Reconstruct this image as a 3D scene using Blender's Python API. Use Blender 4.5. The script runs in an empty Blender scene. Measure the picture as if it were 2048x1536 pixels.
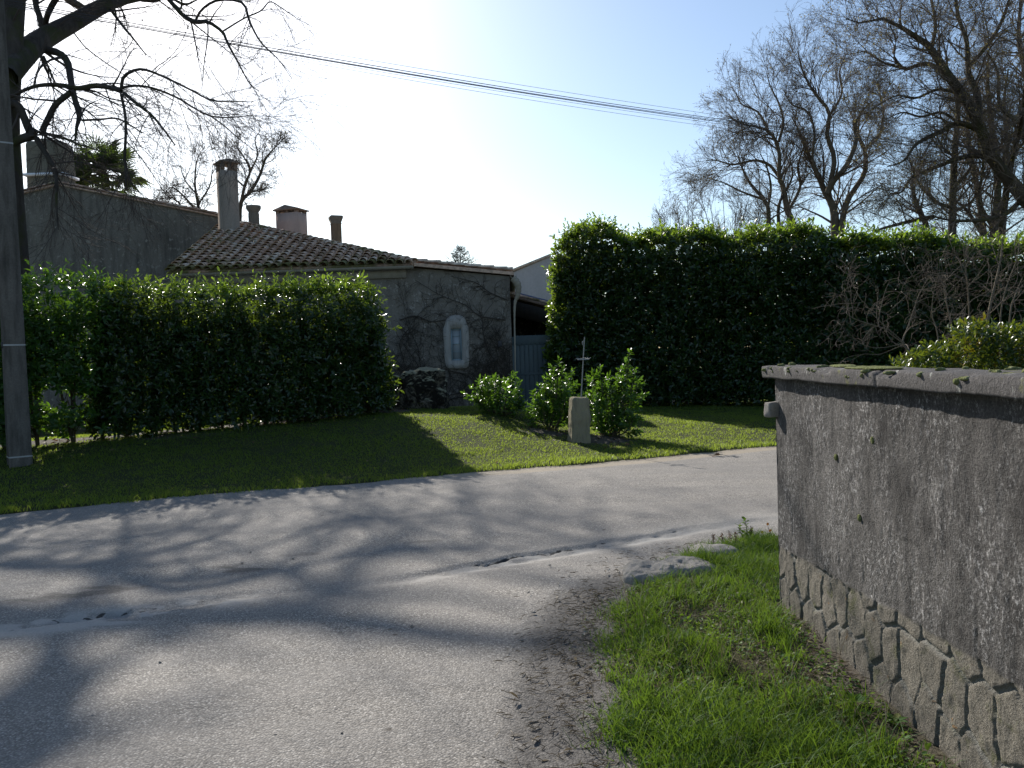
import bpy, math, numpy as np
from mathutils import Vector
rng = np.random.default_rng(7)
C = bpy.context.scene.collection
PI = math.pi
A = np.array

# ------------------------------------------------------------------ camera maths
F = 1620.0; PITCH = math.radians(1.95); ROLL = math.radians(-1.9); EYE = A([0, 0, 1.65])
def _rx(a): c, s = math.cos(a), math.sin(a); return A([[1, 0, 0], [0, c, -s], [0, s, c]])
def _rz(a): c, s = math.cos(a), math.sin(a); return A([[c, -s, 0], [s, c, 0], [0, 0, 1]])
RC = _rx(PI/2 - PITCH) @ _rz(ROLL)
def ray(px, py): return RC @ A([(px-1024)/F, -(py-768)/F, -1.0])
def G(px, py, z=0.0):
    d = ray(px, py); return EYE + d*((z-EYE[2])/d[2])
def W(px, py, Y):
    d = ray(px, py); return EYE + d*(Y/d[1])

SUN_AZ = math.radians(24); SUN_EL = math.radians(30)
S_DIR = A([-math.sin(SUN_AZ)*math.cos(SUN_EL), math.cos(SUN_AZ)*math.cos(SUN_EL), math.sin(SUN_EL)])

# ------------------------------------------------------------------ noise
def _hash(ix, iy, iz, seed):
    h = (ix.astype(np.int64)*374761393 + iy.astype(np.int64)*668265263 + iz.astype(np.int64)*2147483647 + seed*1274126177) & 0xffffffff
    h = ((h ^ (h >> 13))*1274126177) & 0xffffffff
    h = ((h ^ (h >> 16))*2246822519) & 0xffffffff
    return ((h ^ (h >> 15)) & 0xffff)/65535.0
def vnoise(x, y, z=None, seed=0):
    if z is None: z = np.zeros_like(x)
    ix, iy, iz = np.floor(x), np.floor(y), np.floor(z)
    fx, fy, fz = x-ix, y-iy, z-iz
    fx = fx*fx*(3-2*fx); fy = fy*fy*(3-2*fy); fz = fz*fz*(3-2*fz)
    def c(a, b, d): return _hash(ix+a, iy+b, iz+d, seed)
    z0 = (c(0,0,0)*(1-fx)+c(1,0,0)*fx)*(1-fy) + (c(0,1,0)*(1-fx)+c(1,1,0)*fx)*fy
    if not np.any(fz): return z0
    z1 = (c(0,0,1)*(1-fx)+c(1,0,1)*fx)*(1-fy) + (c(0,1,1)*(1-fx)+c(1,1,1)*fx)*fy
    return z0*(1-fz)+z1*fz
def fbm(x, y, z=None, octv=4, seed=0):
    v = 0; a = .5; t = 0
    for i in range(octv):
        v = v + a*vnoise(x*2**i, y*2**i, None if z is None else z*2**i, seed+i); t += a; a *= .5
    return v/t
def sstep(a, b, x):
    t = np.clip((x-a)/(b-a), 0, 1); return t*t*(3-2*t)

# ------------------------------------------------------------------ mesh helpers
def build(name, V, Fs, mat, parent=None, origin=None, attrs=None, smooth=False):
    V = np.asarray(V, float).reshape(-1, 3)
    if origin is not None: V = V - A(origin)
    if not isinstance(Fs, list): Fs = [Fs]
    Fs = [np.asarray(f, np.int32) for f in Fs if len(f)]
    me = bpy.data.meshes.new(name)
    me.vertices.add(len(V)); me.vertices.foreach_set('co', V.astype(np.float32).ravel())
    nl = sum(f.size for f in Fs); npoly = sum(len(f) for f in Fs)
    me.loops.add(nl); me.polygons.add(npoly)
    me.loops.foreach_set('vertex_index', np.concatenate([f.ravel() for f in Fs]).astype(np.int32))
    tot = np.concatenate([np.full(len(f), f.shape[1], np.int32) for f in Fs])
    st = np.concatenate([[0], np.cumsum(tot)[:-1]]).astype(np.int32)
    me.polygons.foreach_set('loop_start', st)
    me.polygons.foreach_set('loop_total', tot)
    if smooth: me.polygons.foreach_set('use_smooth', np.ones(npoly, bool))
    me.update(calc_edges=True)
    if attrs:
        for k, v in attrs.items():
            at = me.attributes.new(k, 'FLOAT', 'POINT'); at.data.foreach_set('value', np.asarray(v, np.float32).ravel())
    me.validate()
    me.materials.append(mat)
    o = bpy.data.objects.new(name, me); C.objects.link(o)
    if parent is not None: o.parent = parent
    elif origin is not None: o.location = tuple(origin)
    return o
def thing(name, label, cat, loc=(0, 0, 0), group=None):
    o = bpy.data.objects.new(name, None); C.objects.link(o)
    o.location = tuple(loc); o.empty_display_size = .2
    return tag(o, label, cat, group)
def tag(o, label=None, cat=None, group=None, kind=None):
    if label: o['label'] = label
    if cat: o['category'] = cat
    if group: o['group'] = group
    if kind: o['kind'] = kind
    return o
class MB:
    """collects solids into one mesh"""
    def __init__(s): s.V = []; s.Q = []; s.T = []; s.n = 0; s.at = []
    def add(s, V, Q=(), T=(), a=0.0):
        V = np.asarray(V, float).reshape(-1, 3); s.V.append(V)
        if len(Q): s.Q.append(np.asarray(Q, int)+s.n)
        if len(T): s.T.append(np.asarray(T, int)+s.n)
        s.at.append(np.broadcast_to(np.asarray(a, float), (len(V),))); s.n += len(V)
    def box(s, c, d, rot=None, a=0.0):
        h = A(d)/2
        V = A([[x, y, z] for z in (-1, 1) for y in (-1, 1) for x in (-1, 1)])*h
        if rot is not None: V = V @ rot.T
        s.add(V+A(c), [[0,2,3,1],[4,5,7,6],[0,1,5,4],[2,6,7,3],[0,4,6,2],[1,3,7,5]], a=a)
    def hexa(s, b, t, a=0.0):
        """b, t: 4 bottom and 4 top corners, both counter-clockwise seen from above"""
        s.add(np.vstack([b, t]), [[3,2,1,0],[4,5,6,7],[0,1,5,4],[1,2,6,5],[2,3,7,6],[3,0,4,7]], a=a)
    def tube(s, P, R, sides=8, cap=True, a=0.0):
        P = np.asarray(P, float); R = np.broadcast_to(np.asarray(R, float), (len(P),))
        V, Q = tubes(P[None], R[None], sides)
        s.add(V, Q, a=a)
        if cap:
            n = len(P)
            for k, fl in ((0, 1), (n-1, 0)):
                c = P[k]; ring = V.reshape(n, sides, 3)[k]
                T = [[i, (i+1) % sides, sides] for i in range(sides)]
                if fl: T = [t[::-1] for t in T]
                s.add(np.vstack([ring, c]), T=T, a=a)
    def lathe(s, c, prof, sides=16, a=0.0):
        n = len(prof); th = np.arange(sides)/sides*2*PI
        V = A([[r*np.cos(t)+c[0], r*np.sin(t)+c[1], z+c[2]] for r, z in prof for t in th])
        Q = [[k*sides+i, k*sides+(i+1) % sides, (k+1)*sides+(i+1) % sides, (k+1)*sides+i] for k in range(n-1) for i in range(sides)]
        s.add(V, Q, a=a)
    def build(s, name, mat, parent=None, origin=None, smooth=False, attr='rnd'):
        Fs = []
        if s.Q: Fs.append(np.vstack(s.Q))
        if s.T: Fs.append(np.vstack(s.T))
        return build(name, np.vstack(s.V), Fs, mat, parent, origin, {attr: np.concatenate(s.at)}, smooth)
def grid_faces(nu, nv, base=0):
    i = np.arange(nu-1)[:, None]; j = np.arange(nv-1)[None]
    a = i*nv+j
    return np.stack([a, a+nv, a+nv+1, a+1], -1).reshape(-1, 4)+base
def bevel(o, w, seg=2):
    m = o.modifiers.new('bevel', 'BEVEL'); m.width = w; m.segments = seg; m.limit_method = 'ANGLE'; return o

# ------------------------------------------------------------------ branches
def nrm(v): return v/np.maximum(np.linalg.norm(v, axis=-1, keepdims=True), 1e-9)
def tubes(P, R, sides):
    n, k, _ = P.shape
    T = nrm(np.gradient(P, axis=1))
    m = nrm(P[:, -1]-P[:, 0])
    ref = np.where(np.abs(m[:, 2:3]) < .75, A([[0, 0, 1.]]), A([[1., 0, 0]]))[:, None]
    U = nrm(np.cross(T, np.broadcast_to(ref, T.shape))); Vv = np.cross(T, U)
    th = np.arange(sides)/sides*2*PI
    X = P[:, :, None]+R[:, :, None, None]*(U[:, :, None]*np.cos(th)[None, None, :, None]+Vv[:, :, None]*np.sin(th)[None, None, :, None])
    b = (np.arange(n)*k*sides)[:, None, None]; r = (np.arange(k-1)*sides)[None, :, None]
    i = np.arange(sides)[None, None]; i2 = (i+1) % sides
    Q = np.stack([b+r+i, b+r+i2, b+r+sides+i2, b+r+sides+i], -1).reshape(-1, 4)
    return X.reshape(-1, 3), Q
def resample(P, R, K):
    """catmull-rom through P, resampled to K points"""
    P = np.asarray(P, float); R = np.asarray(R, float); n = len(P)
    E = np.vstack([2*P[0]-P[1], P, 2*P[-1]-P[-2]])
    t = np.linspace(0, n-1, K); i = np.minimum(t.astype(int), n-2); f = (t-i)[:, None]
    p0, p1, p2, p3 = E[i], E[i+1], E[i+2], E[i+3]
    Q = .5*(2*p1+(p2-p0)*f+(2*p0-5*p1+4*p2-p3)*f**2+(3*p1-p0-3*p2+p3)*f**3)
    return Q, np.interp(t, np.arange(n), R)
def spawn(P, R, per, tr, L, ang, K, wander, grav, rs, rend, rmax=9., rg=None, lpar=False, flat=None):
    """per children on every branch; L = (min, max) length in m, or share of the parent when lpar"""
    rg = rg or rng
    n, k, _ = P.shape
    if np.isscalar(per): idx = np.repeat(np.arange(n), per)
    else: idx = np.repeat(np.arange(n), per)
    m = len(idx)
    t = tr[0]+(tr[1]-tr[0])*rg.random(m)**.8
    x = t*(k-1); i = np.minimum(x.astype(int), k-2); f = x-i
    pos = P[idx, i]*(1-f)[:, None]+P[idx, i+1]*f[:, None]
    Rp = R[idx, i]*(1-f)+R[idx, i+1]*f
    tan = nrm(P[idx, i+1]-P[idx, i])
    q = rg.normal(size=(m, 3))
    if flat is not None: q = q*A(flat)
    perp = nrm(q-(q*tan).sum(1, keepdims=True)*tan)
    a = np.radians(ang[0]+(ang[1]-ang[0])*rg.random(m))[:, None]
    d = np.cos(a)*tan+np.sin(a)*perp
    ln = L[0]+(L[1]-L[0])*rg.random(m)
    if lpar: ln = ln*np.linalg.norm(np.diff(P, axis=1), axis=2).sum(1)[idx]
    ln = ln*(1-.45*t)
    out = np.empty((m, K, 3)); out[:, 0] = pos
    st = (ln/(K-1))[:, None]
    cur = rg.normal(size=(m, 3))*wander*.6
    for j in range(1, K):
        pos = pos+d*st; out[:, j] = pos
        cur = cur*.7+rg.normal(size=(m, 3))*wander*.7
        d = nrm(d+cur+A([0, 0, grav]))
    r0 = np.minimum(np.minimum(Rp*rs, rmax), np.maximum(ln*.02, rend))
    s = np.linspace(0, 1, K)[None]
    return out, r0[:, None]*(1-s)+rend*s
def cat(*pr): return [p for p in pr]
def tube_obj(name, sets, mat, parent, origin):
    V = []; Q = []; n = 0; at = []
    for P, R, s in sets:
        v, q = tubes(P, R, s); V.append(v); Q.append(q+n); n += len(v)
        at.append(np.repeat(rng.random(len(P)), P.shape[1]*s))
    return build(name, np.vstack(V), np.vstack(Q), mat, parent, origin, {'rnd': np.concatenate(at)}, smooth=True)

# ------------------------------------------------------------------ leaves
LV = A([[0,0,0],[0,.33,.0],[0,.7,-.03],[0,1,-.12],[-.17,.3,.07],[-.17,.68,.03],[.17,.3,.07],[.17,.68,.03]])
LQ = A([[1,2,5,4],[2,1,6,7]]); LT = A([[0,1,4],[2,3,5],[1,0,6],[3,2,7]])
def leaves(pos, dirs, up, size, width=1.0, curl=1.0):
    n = len(pos); y = nrm(dirs); x = nrm(np.cross(y, up)); z = np.cross(x, y)
    s = size[:, None, None]
    V = pos[:, None]+s*(LV[None, :, 0:1]*width*x[:, None]+LV[None, :, 1:2]*y[:, None]+LV[None, :, 2:3]*curl*z[:, None])
    b = (np.arange(n)*8)[:, None, None]
    return V.reshape(-1, 3), (LQ[None]+b).reshape(-1, 4), (LT[None]+b).reshape(-1, 3), np.repeat(rng.random(n), 8)
def shoots_to_leaves(base, d, length, per, size, tilt=(35, 75), width=1.0):
    """leafy shoots: per leaves spiralling up each shoot"""
    n = len(base); d = nrm(d)
    idx = np.repeat(np.arange(n), per); m = len(idx)
    k = np.tile(np.arange(per), n)
    t = .15+.85*k/(per-1)
    ref = np.where(np.abs(d[:, 2:3]) < .8, A([[0, 0, 1.]]), A([[1., 0, 0]]))
    u = nrm(np.cross(d, ref)); v = np.cross(d, u)
    th = k*2.4+np.repeat(rng.random(n)*6.28, per)+rng.normal(size=m)*.3
    rad = u[idx]*np.cos(th)[:, None]+v[idx]*np.sin(th)[:, None]
    a = np.radians(tilt[1]+(tilt[0]-tilt[1])*t+rng.normal(size=m)*10)[:, None]
    ld = d[idx]*np.cos(a)+rad*np.sin(a)+A([0, 0, -.12])
    pos = base[idx]+d[idx]*(length[idx]*t)[:, None]
    up = d[idx]+rng.normal(size=(m, 3))*.35
    sz = size*(0.65+.6*rng.random(m))*(1-.35*np.abs(t-.5))
    return leaves(pos, ld, up, sz, width)

# ------------------------------------------------------------------ materials
class NT:
    def __init__(s, name):
        s.m = bpy.data.materials.new(name); s.m.use_nodes = True
        s.t = s.m.node_tree; s.t.nodes.clear()
        s.out = s.t.nodes.new('ShaderNodeOutputMaterial')
    def n(s, ty, **kw):
        nd = s.t.nodes.new(ty)
        for k, v in kw.items():
            if k.startswith('_'): setattr(nd, k[1:], v)
            else:
                key = int(k[1:]) if k[0] == 'i' and k[1:].isdigit() else k.replace('_', ' ')
                if hasattr(v, 'is_linked') or isinstance(v, bpy.types.NodeSocket): s.t.links.new(v, nd.inputs[key])
                else: nd.inputs[key].default_value = v
        return nd
    def coord(s): return s.n('ShaderNodeTexCoord').outputs['Object']
    def geo(s): return s.n('ShaderNodeNewGeometry').outputs['Position']
    def noise(s, vec, sc, det=4, rough=.6, dist=0):
        return s.n('ShaderNodeTexNoise', Vector=vec, Scale=sc, Detail=det, Roughness=rough, Distortion=dist).outputs['Fac']
    def vor(s, vec, sc, feat='F1', out='Distance'):
        return s.n('ShaderNodeTexVoronoi', _feature=feat, Vector=vec, Scale=sc).outputs[out]
    def ramp(s, fac, *st):
        r = s.t.nodes.new('ShaderNodeValToRGB'); s.t.links.new(fac, r.inputs[0])
        e = r.color_ramp.elements
        while len(e) < len(st): e.new(.5)
        for el, (p, c) in zip(e, st):
            el.position = p; el.color = (c, c, c, 1) if np.isscalar(c) else (*c, 1)
        return r.outputs[0]
    def mix(s, f, a, b, ty='MIX'):
        nd = s.t.nodes.new('ShaderNodeMix'); nd.data_type = 'RGBA'; nd.blend_type = ty
        for sock, v in ((nd.inputs[0], f), (nd.inputs[6], a), (nd.inputs[7], b)):
            if isinstance(v, bpy.types.NodeSocket): s.t.links.new(v, sock)
            elif np.isscalar(v): sock.default_value = v if sock.type == 'VALUE' else (v, v, v, 1)
            else: sock.default_value = (*v, 1)
        return nd.outputs[2]
    def math(s, op, a, b=0.0):
        nd = s.t.nodes.new('ShaderNodeMath'); nd.operation = op
        for i, v in enumerate((a, b)):
            if isinstance(v, bpy.types.NodeSocket): s.t.links.new(v, nd.inputs[i])
            else: nd.inputs[i].default_value = v
        return nd.outputs[0]
    def attr(s, name): return s.n('ShaderNodeAttribute', _attribute_name=name).outputs['Fac']
    def bump(s, h, st=.5, d=.01, nrmal=None):
        b = s.n('ShaderNodeBump', Height=h, Strength=st, Distance=d)
        if nrmal is not None: s.t.links.new(nrmal, b.inputs['Normal'])
        return b.outputs['Normal']
    def scale(s, vec, v):
        nd = s.t.nodes.new('ShaderNodeMapping'); s.t.links.new(vec, nd.inputs[0]); nd.inputs['Scale'].default_value = v; return nd.outputs[0]
    def pbr(s, col, rough=.8, spec=.3, normal=None, metal=0.0):
        p = s.n('ShaderNodeBsdfPrincipled')
        for k, v in (('Base Color', col), ('Roughness', rough), ('Specular IOR Level', spec), ('Metallic', metal)):
            if isinstance(v, bpy.types.NodeSocket): s.t.links.new(v, p.inputs[k])
            else: p.inputs[k].default_value = (*v, 1) if k == 'Base Color' else v
        if normal is not None: s.t.links.new(normal, p.inputs['Normal'])
        return p.outputs[0]
    def done(s, sh):
        s.t.links.new(sh, s.out.inputs[0]); return s.m

def leaf_mat(name, c0, c1, c2, rough=.32, spec=.5, trans=.35, tcol=(.22, .34, .03), young=False):
    t = NT(name)
    r = t.attr('rnd')
    col = t.ramp(r, (0, c0), (.6, c1), (1, c2))
    big = t.noise(t.geo(), 1.3, 2)
    col = t.mix(t.math('MULTIPLY', big, .5), col, c0, 'MIX')
    b = t.pbr(col, rough, spec)
    tr = t.n('ShaderNodeBsdfTranslucent', Color=t.mix(.6, col, tcol))
    tf = t.math('MULTIPLY', t.ramp(r, (0, .35), (.45, .5), (.9, 1.0)), trans) if young else trans  # thin young leaves, and hedge leaves tinted as sunlit, pass more light
    mx = t.n('ShaderNodeMixShader', i0=tf, i1=b, i2=tr.outputs[0])
    return t.done(mx.outputs[0])
M = {}
M['laurel'] = leaf_mat('laurel_leaf', (.010, .026, .007), (.018, .046, .011), (.13, .22, .03), .33, .5, .5, (.38, .55, .04), True)
M['bushleaf'] = leaf_mat('bush_leaf', (.025, .06, .012), (.04, .10, .018), (.09, .16, .02), .34, .5, .38, (.22, .42, .02))
M['garden'] = leaf_mat('garden_shrub_leaf', (.016, .042, .008), (.036, .08, .012), (.34, .15, .01), .33, .5, .32, (.26, .32, .02))
M['grass'] = leaf_mat('lawn_blade', (.036, .072, .012), (.06, .11, .018), (.17, .18, .05), .5, .3, .55, (.46, .58, .06))
M['verge'] = leaf_mat('verge_blade', (.032, .085, .012), (.055, .135, .016), (.24, .22, .08), .6, .2, .38, (.25, .38, .03))
M['bud'] = leaf_mat('oak_bud', (.10, .085, .035), (.15, .12, .045), (.18, .15, .05), .6, .2, .4, (.3, .25, .07))
M['palm'] = leaf_mat('palm_leaf', (.02, .04, .014), (.035, .06, .02), (.06, .07, .025), .45, .4, .25)
M['needle'] = leaf_mat('needles', (.02, .03, .02), (.03, .045, .03), (.04, .05, .03), .6, .2, .15)

def bark_mat(name, a, b, moss=None, sc=6):
    t = NT(name); v = t.coord()
    n = t.noise(t.scale(v, (1, 1, .3)), sc, 6, .7)
    col = t.ramp(n, (.3, a), (.7, b))
    if moss is not None:
        col = t.mix(t.ramp(t.noise(v, 1.2, 4), (.5, 0), (.62, .8)), col, moss)
    return t.done(t.pbr(col, .9, .1, t.bump(n, .8, .03)))
M['bark_dark'] = bark_mat('plane_bark', (.035, .03, .026), (.075, .066, .058), (.045, .05, .018))
M['twig_dark'] = bark_mat('plane_twig', (.05, .042, .038), (.085, .072, .066))
M['bark_oak'] = bark_mat('oak_bark', (.045, .038, .03), (.11, .09, .07), (.07, .07, .025))
M['twig_oak'] = bark_mat('oak_twig', (.11, .09, .074), (.20, .165, .135))
M['bark_pale'] = bark_mat('pale_bark', (.10, .085, .06), (.19, .16, .12))
M['twig_pale'] = bark_mat('pale_twig', (.10, .082, .066), (.175, .145, .115))
M['vine'] = bark_mat('vine_bark', (.035, .03, .025), (.085, .072, .06))
M['stem'] = bark_mat('laurel_stem', (.05, .045, .03), (.09, .075, .05))

def wall_mat(name, c0, c1, dark=(.06, .055, .05), sc=1.0, streak=.6, bump=.5, spot=None):
    t = NT(name); v = t.geo()
    n1 = t.noise(v, .9*sc, 5, .65); n2 = t.noise(v, 14*sc, 5, .7); n3 = t.noise(t.scale(v, (3, 3, .45)), 1.3*sc, 4, .6)
    col = t.mix(n1, c0, c1)
    col = t.mix(t.ramp(n3, (.45, 0), (.75, streak)), col, dark)
    col = t.mix(t.ramp(n2, (.35, .35), (.65, 0)), col, dark)
    if spot is not None: col = t.mix(t.ramp(t.noise(v, 5*sc, 4, .7), (.58, 0), (.66, .7)), col, spot)
    return t.done(t.pbr(col, .95, .1, t.bump(t.noise(v, 40*sc, 4, .7), bump, .02)))
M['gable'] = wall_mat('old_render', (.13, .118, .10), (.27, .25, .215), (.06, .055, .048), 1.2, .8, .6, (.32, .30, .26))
M['house'] = wall_mat('stone_render', (.17, .155, .135), (.25, .23, .20), (.08, .074, .064), 1.4, .45, .8, (.36, .34, .31))
M['white_house'] = wall_mat('pale_render', (.42, .42, .42), (.5, .5, .5), (.3, .3, .3), .6, .3, .3)
M['surround'] = wall_mat('dressed_stone', (.33, .315, .29), (.46, .44, .41), (.17, .16, .145), 4, .6, .8)
M['chimney'] = wall_mat('chimney_plaster', (.30, .26, .22), (.40, .34, .29), (.16, .14, .12), 1.6, .6, .4)
M['pink_chimney'] = wall_mat('pink_plaster', (.40, .31, .27), (.48, .38, .33), (.28, .22, .2), 1.6, .4, .3)
M['old_chimney'] = wall_mat('old_chimney_stone', (.17, .15, .12), (.25, .23, .18), (.08, .075, .06), 2, .6, .7)
M['rubble'] = wall_mat('rubble_stone', (.09, .08, .065), (.20, .18, .14), (.015, .014, .013), 2.2, .97, 1.0, (.26, .245, .18))
M['block'] = wall_mat('lichen_block', (.28, .25, .17), (.36, .32, .22), (.16, .14, .10), 6, .6, 1.0, (.32, .34, .12))
M['rock'] = wall_mat('limestone', (.42, .385, .34), (.55, .51, .455), (.18, .165, .145), 5, .6, 1.0, (.28, .27, .2))
def rubble_mat():
    t = NT('stained_rubble'); v = t.geo()
    n = t.noise(v, 3.6, 6, .75, .6); f = t.noise(v, 34, 5, .75)
    col = t.mix(f, (.05, .045, .037), (.24, .215, .165))
    col = t.mix(t.ramp(n, (.50, .94), (.62, 0)), col, (.013, .012, .011))
    col = t.mix(t.ramp(t.noise(v, 9, 5, .7), (.60, 0), (.68, .8)), col, (.10, .11, .035))
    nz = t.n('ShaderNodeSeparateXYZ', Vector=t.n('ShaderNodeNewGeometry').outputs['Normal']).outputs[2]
    col = t.mix(t.ramp(nz, (.25, 0), (.6, .85)), col, t.mix(f, (.20, .19, .11), (.42, .40, .30)))  # upward faces: pale moss with the sunlit rim painted in
    return t.done(t.pbr(col, .97, .08, t.bump(t.math('ADD', f, n), 1.0, .04)))
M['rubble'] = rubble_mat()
M['concrete'] = wall_mat('pole_concrete', (.095, .088, .078), (.18, .168, .15), (.04, .037, .033), 3.0, .85, .6)
M['concrete_dark'] = wall_mat('pole_side_concrete', (.13, .125, .12), (.18, .175, .17), (.09, .088, .085), 2.2, .5, .3)
M['gutter'] = wall_mat('aged_gutter', (.27, .245, .20), (.36, .33, .27), (.15, .14, .11), 2, .4, .2)
M['wood_dark'] = wall_mat('dark_timber', (.05, .042, .035), (.085, .07, .06), (.03, .026, .022), 3, .5, .4)

def tile_mat():
    t = NT('clay_tile'); v = t.geo(); r = t.attr('rnd')
    col = t.ramp(r, (0, (.33, .215, .155)), (.35, (.54, .37, .275)), (.7, (.64, .48, .37)), (1, (.70, .60, .49)))
    n = t.noise(v, 9, 5, .7)
    col = t.mix(t.ramp(n, (.4, .5), (.58, 0)), col, (.12, .10, .08))
    ms = t.ramp(t.math('ADD', t.noise(v, 2.2, 4), t.math('MULTIPLY', t.attr('moss'), .45)), (.62, 0), (.78, .85))
    col = t.mix(ms, col, (.09, .10, .025))
    return t.done(t.pbr(col, .9, .15, t.bump(t.noise(v, 50, 4), .5, .01)))
M['tile'] = tile_mat()

def paint_mat(name, c, rough=.5):
    t = NT(name); v = t.coord()
    n = t.noise(t.scale(v, (2, 2, .5)), 5, 5, .7)
    col = t.mix(t.ramp(n, (.35, .5), (.7, 0)), c, tuple(x*.72 for x in c))
    return t.done(t.pbr(col, rough, .4, t.bump(t.noise(v, 30), .15, .01)))
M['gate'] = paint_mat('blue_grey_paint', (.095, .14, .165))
M['frame_paint'] = paint_mat('grey_blue_frame', (.23, .31, .35))
M['metal'] = paint_mat('weathered_steel', (.24, .25, .24), .45)
M['galv'] = paint_mat('galvanised', (.30, .31, .31), .4)
M['white_paint'] = paint_mat('white_strip', (.75, .76, .8), .5)
M['tile_plain'] = wall_mat('tile_cap', (.22, .16, .12), (.32, .24, .19), (.09, .08, .07), 3, .5, .4)
M['blue_tarp'] = paint_mat('blue_flashing', (.07, .12, .24), .5)
M['cable'] = paint_mat('black_cable', (.03, .03, .035), .5)
M['petal_y'] = paint_mat('yellow_petal', (.75, .55, .02), .6)
M['petal_o'] = paint_mat('orange_petal', (.8, .28, .02), .6)
M['petal_w'] = paint_mat('white_petal', (.8, .8, .78), .6)
M['straw'] = leaf_mat('dry_litter', (.09, .08, .066), (.24, .21, .17), (.5, .45, .37), .8, .1, .15, (.3, .22, .1))
M['deadleaf'] = leaf_mat('dead_leaf', (.07, .04, .025), (.12, .07, .04), (.2, .13, .08), .7, .2, .2, (.25, .12, .04))
def glass_mat():
    t = NT('window_glass')
    return t.done(t.pbr((.27, .30, .32), .2, .5))
M['glass'] = glass_mat()

def soil_mat(name, a, b, g):
    t = NT(name); v = t.geo()
    n = t.noise(v, 3.5, 5, .65); n2 = t.noise(v, 26, 5, .7)
    col = t.mix(t.ramp(n, (.35, 0), (.65, 1)), a, b)
    col = t.mix(t.ramp(n2, (.4, .7), (.62, 0)), col, g)
    col = t.mix(t.attr('dirt'), col, t.mix(n2, (.05, .043, .035), (.14, .12, .095)))
    return t.done(t.pbr(col, .95, .1, t.bump(n2, .8, .03)))
M['lawn'] = soil_mat('lawn_base', (.032, .047, .012), (.055, .062, .02), (.036, .036, .016))
M['verge_soil'] = soil_mat('verge_base', (.06, .07, .025), (.10, .09, .045), (.045, .035, .022))
M['earth'] = soil_mat('earth', (.06, .07, .03), (.09, .09, .04), (.05, .045, .03))

def road_mat():
    t = NT('worn_asphalt'); v = t.geo()
    st = t.vor(v, 95); st2 = t.vor(v, 95, out='Color')
    big = t.noise(v, .55, 4, .6); mid = t.noise(v, 3.2, 5, .65)
    cell = t.n('ShaderNodeSeparateColor', Color=st2).outputs[0]
    stone = t.ramp(cell, (0, (.18, .162, .137)), (.45, (.295, .268, .23)), (.85, (.39, .357, .308)), (1, (.57, .53, .47)))
    col = t.mix(t.ramp(st, (.35, 0), (.62, .7)), stone, (.085, .079, .071))
    col = t.mix(t.ramp(mid, (.4, .0), (.75, .35)), col, (.33, .305, .27))
    col = t.mix(t.ramp(big, (.35, .35), (.6, 0)), col, (.185, .173, .158))
    band = t.noise(t.n('ShaderNodeMapping', Vector=v, Rotation=(0, 0, -.37), Scale=(.18, 1.5, 1)).outputs[0], 1.0, 4, .6)
    col = t.mix(t.ramp(band, (.42, .38), (.58, 0)), col, (.18, .169, .155))
    spots = t.ramp(t.vor(v, 2.6), (.035, .8), (.06, 0))
    col = t.mix(spots, col, (.07, .06, .05))
    # fine laitance patch, dirt and tar masks (stains with their own outline)
    pale = t.attr('pale'); dirt = t.attr('dirt'); tar = t.attr('tar')
    fine = t.noise(v, 60, 5, .7)
    pcol = t.mix(fine, (.25, .235, .21), (.42, .395, .355))
    col = t.mix(pale, col, pcol)
    dn = t.noise(v, 9, 6, .75)
    dm = t.ramp(t.math('ADD', dirt, t.math('MULTIPLY', t.math('SUBTRACT', dn, .5), .75)), (.34, 0), (.78, .9))
    dcol = t.ramp(t.noise(v, 55, 5, .75), (.3, (.045, .041, .038)), (.55, (.095, .088, .08)), (.75, (.24, .22, .20)))
    col = t.mix(dm, col, dcol)
    sm = t.ramp(t.math('ADD', t.attr('sand'), t.math('MULTIPLY', t.math('SUBTRACT', dn, .5), .9)), (.45, 0), (.65, .85))
    col = t.mix(sm, col, t.ramp(fine, (.3, (.20, .165, .12)), (.7, (.40, .34, .26))))
    tm = t.ramp(t.math('ADD', tar, t.math('MULTIPLY', t.math('SUBTRACT', t.noise(v, 22, 4), .5), .6)), (.45, 0), (.6, .95))
    col = t.mix(tm, col, (.035, .034, .032))
    h = t.math('SUBTRACT', 1.0, st)
    nb = t.bump(h, .42, .010)
    nb = t.bump(mid, .3, .05, nb)
    rough = t.ramp(cell, (0, .95), (1, .8))
    return t.done(t.pbr(col, rough, .16, nb))
M['road'] = road_mat()

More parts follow.
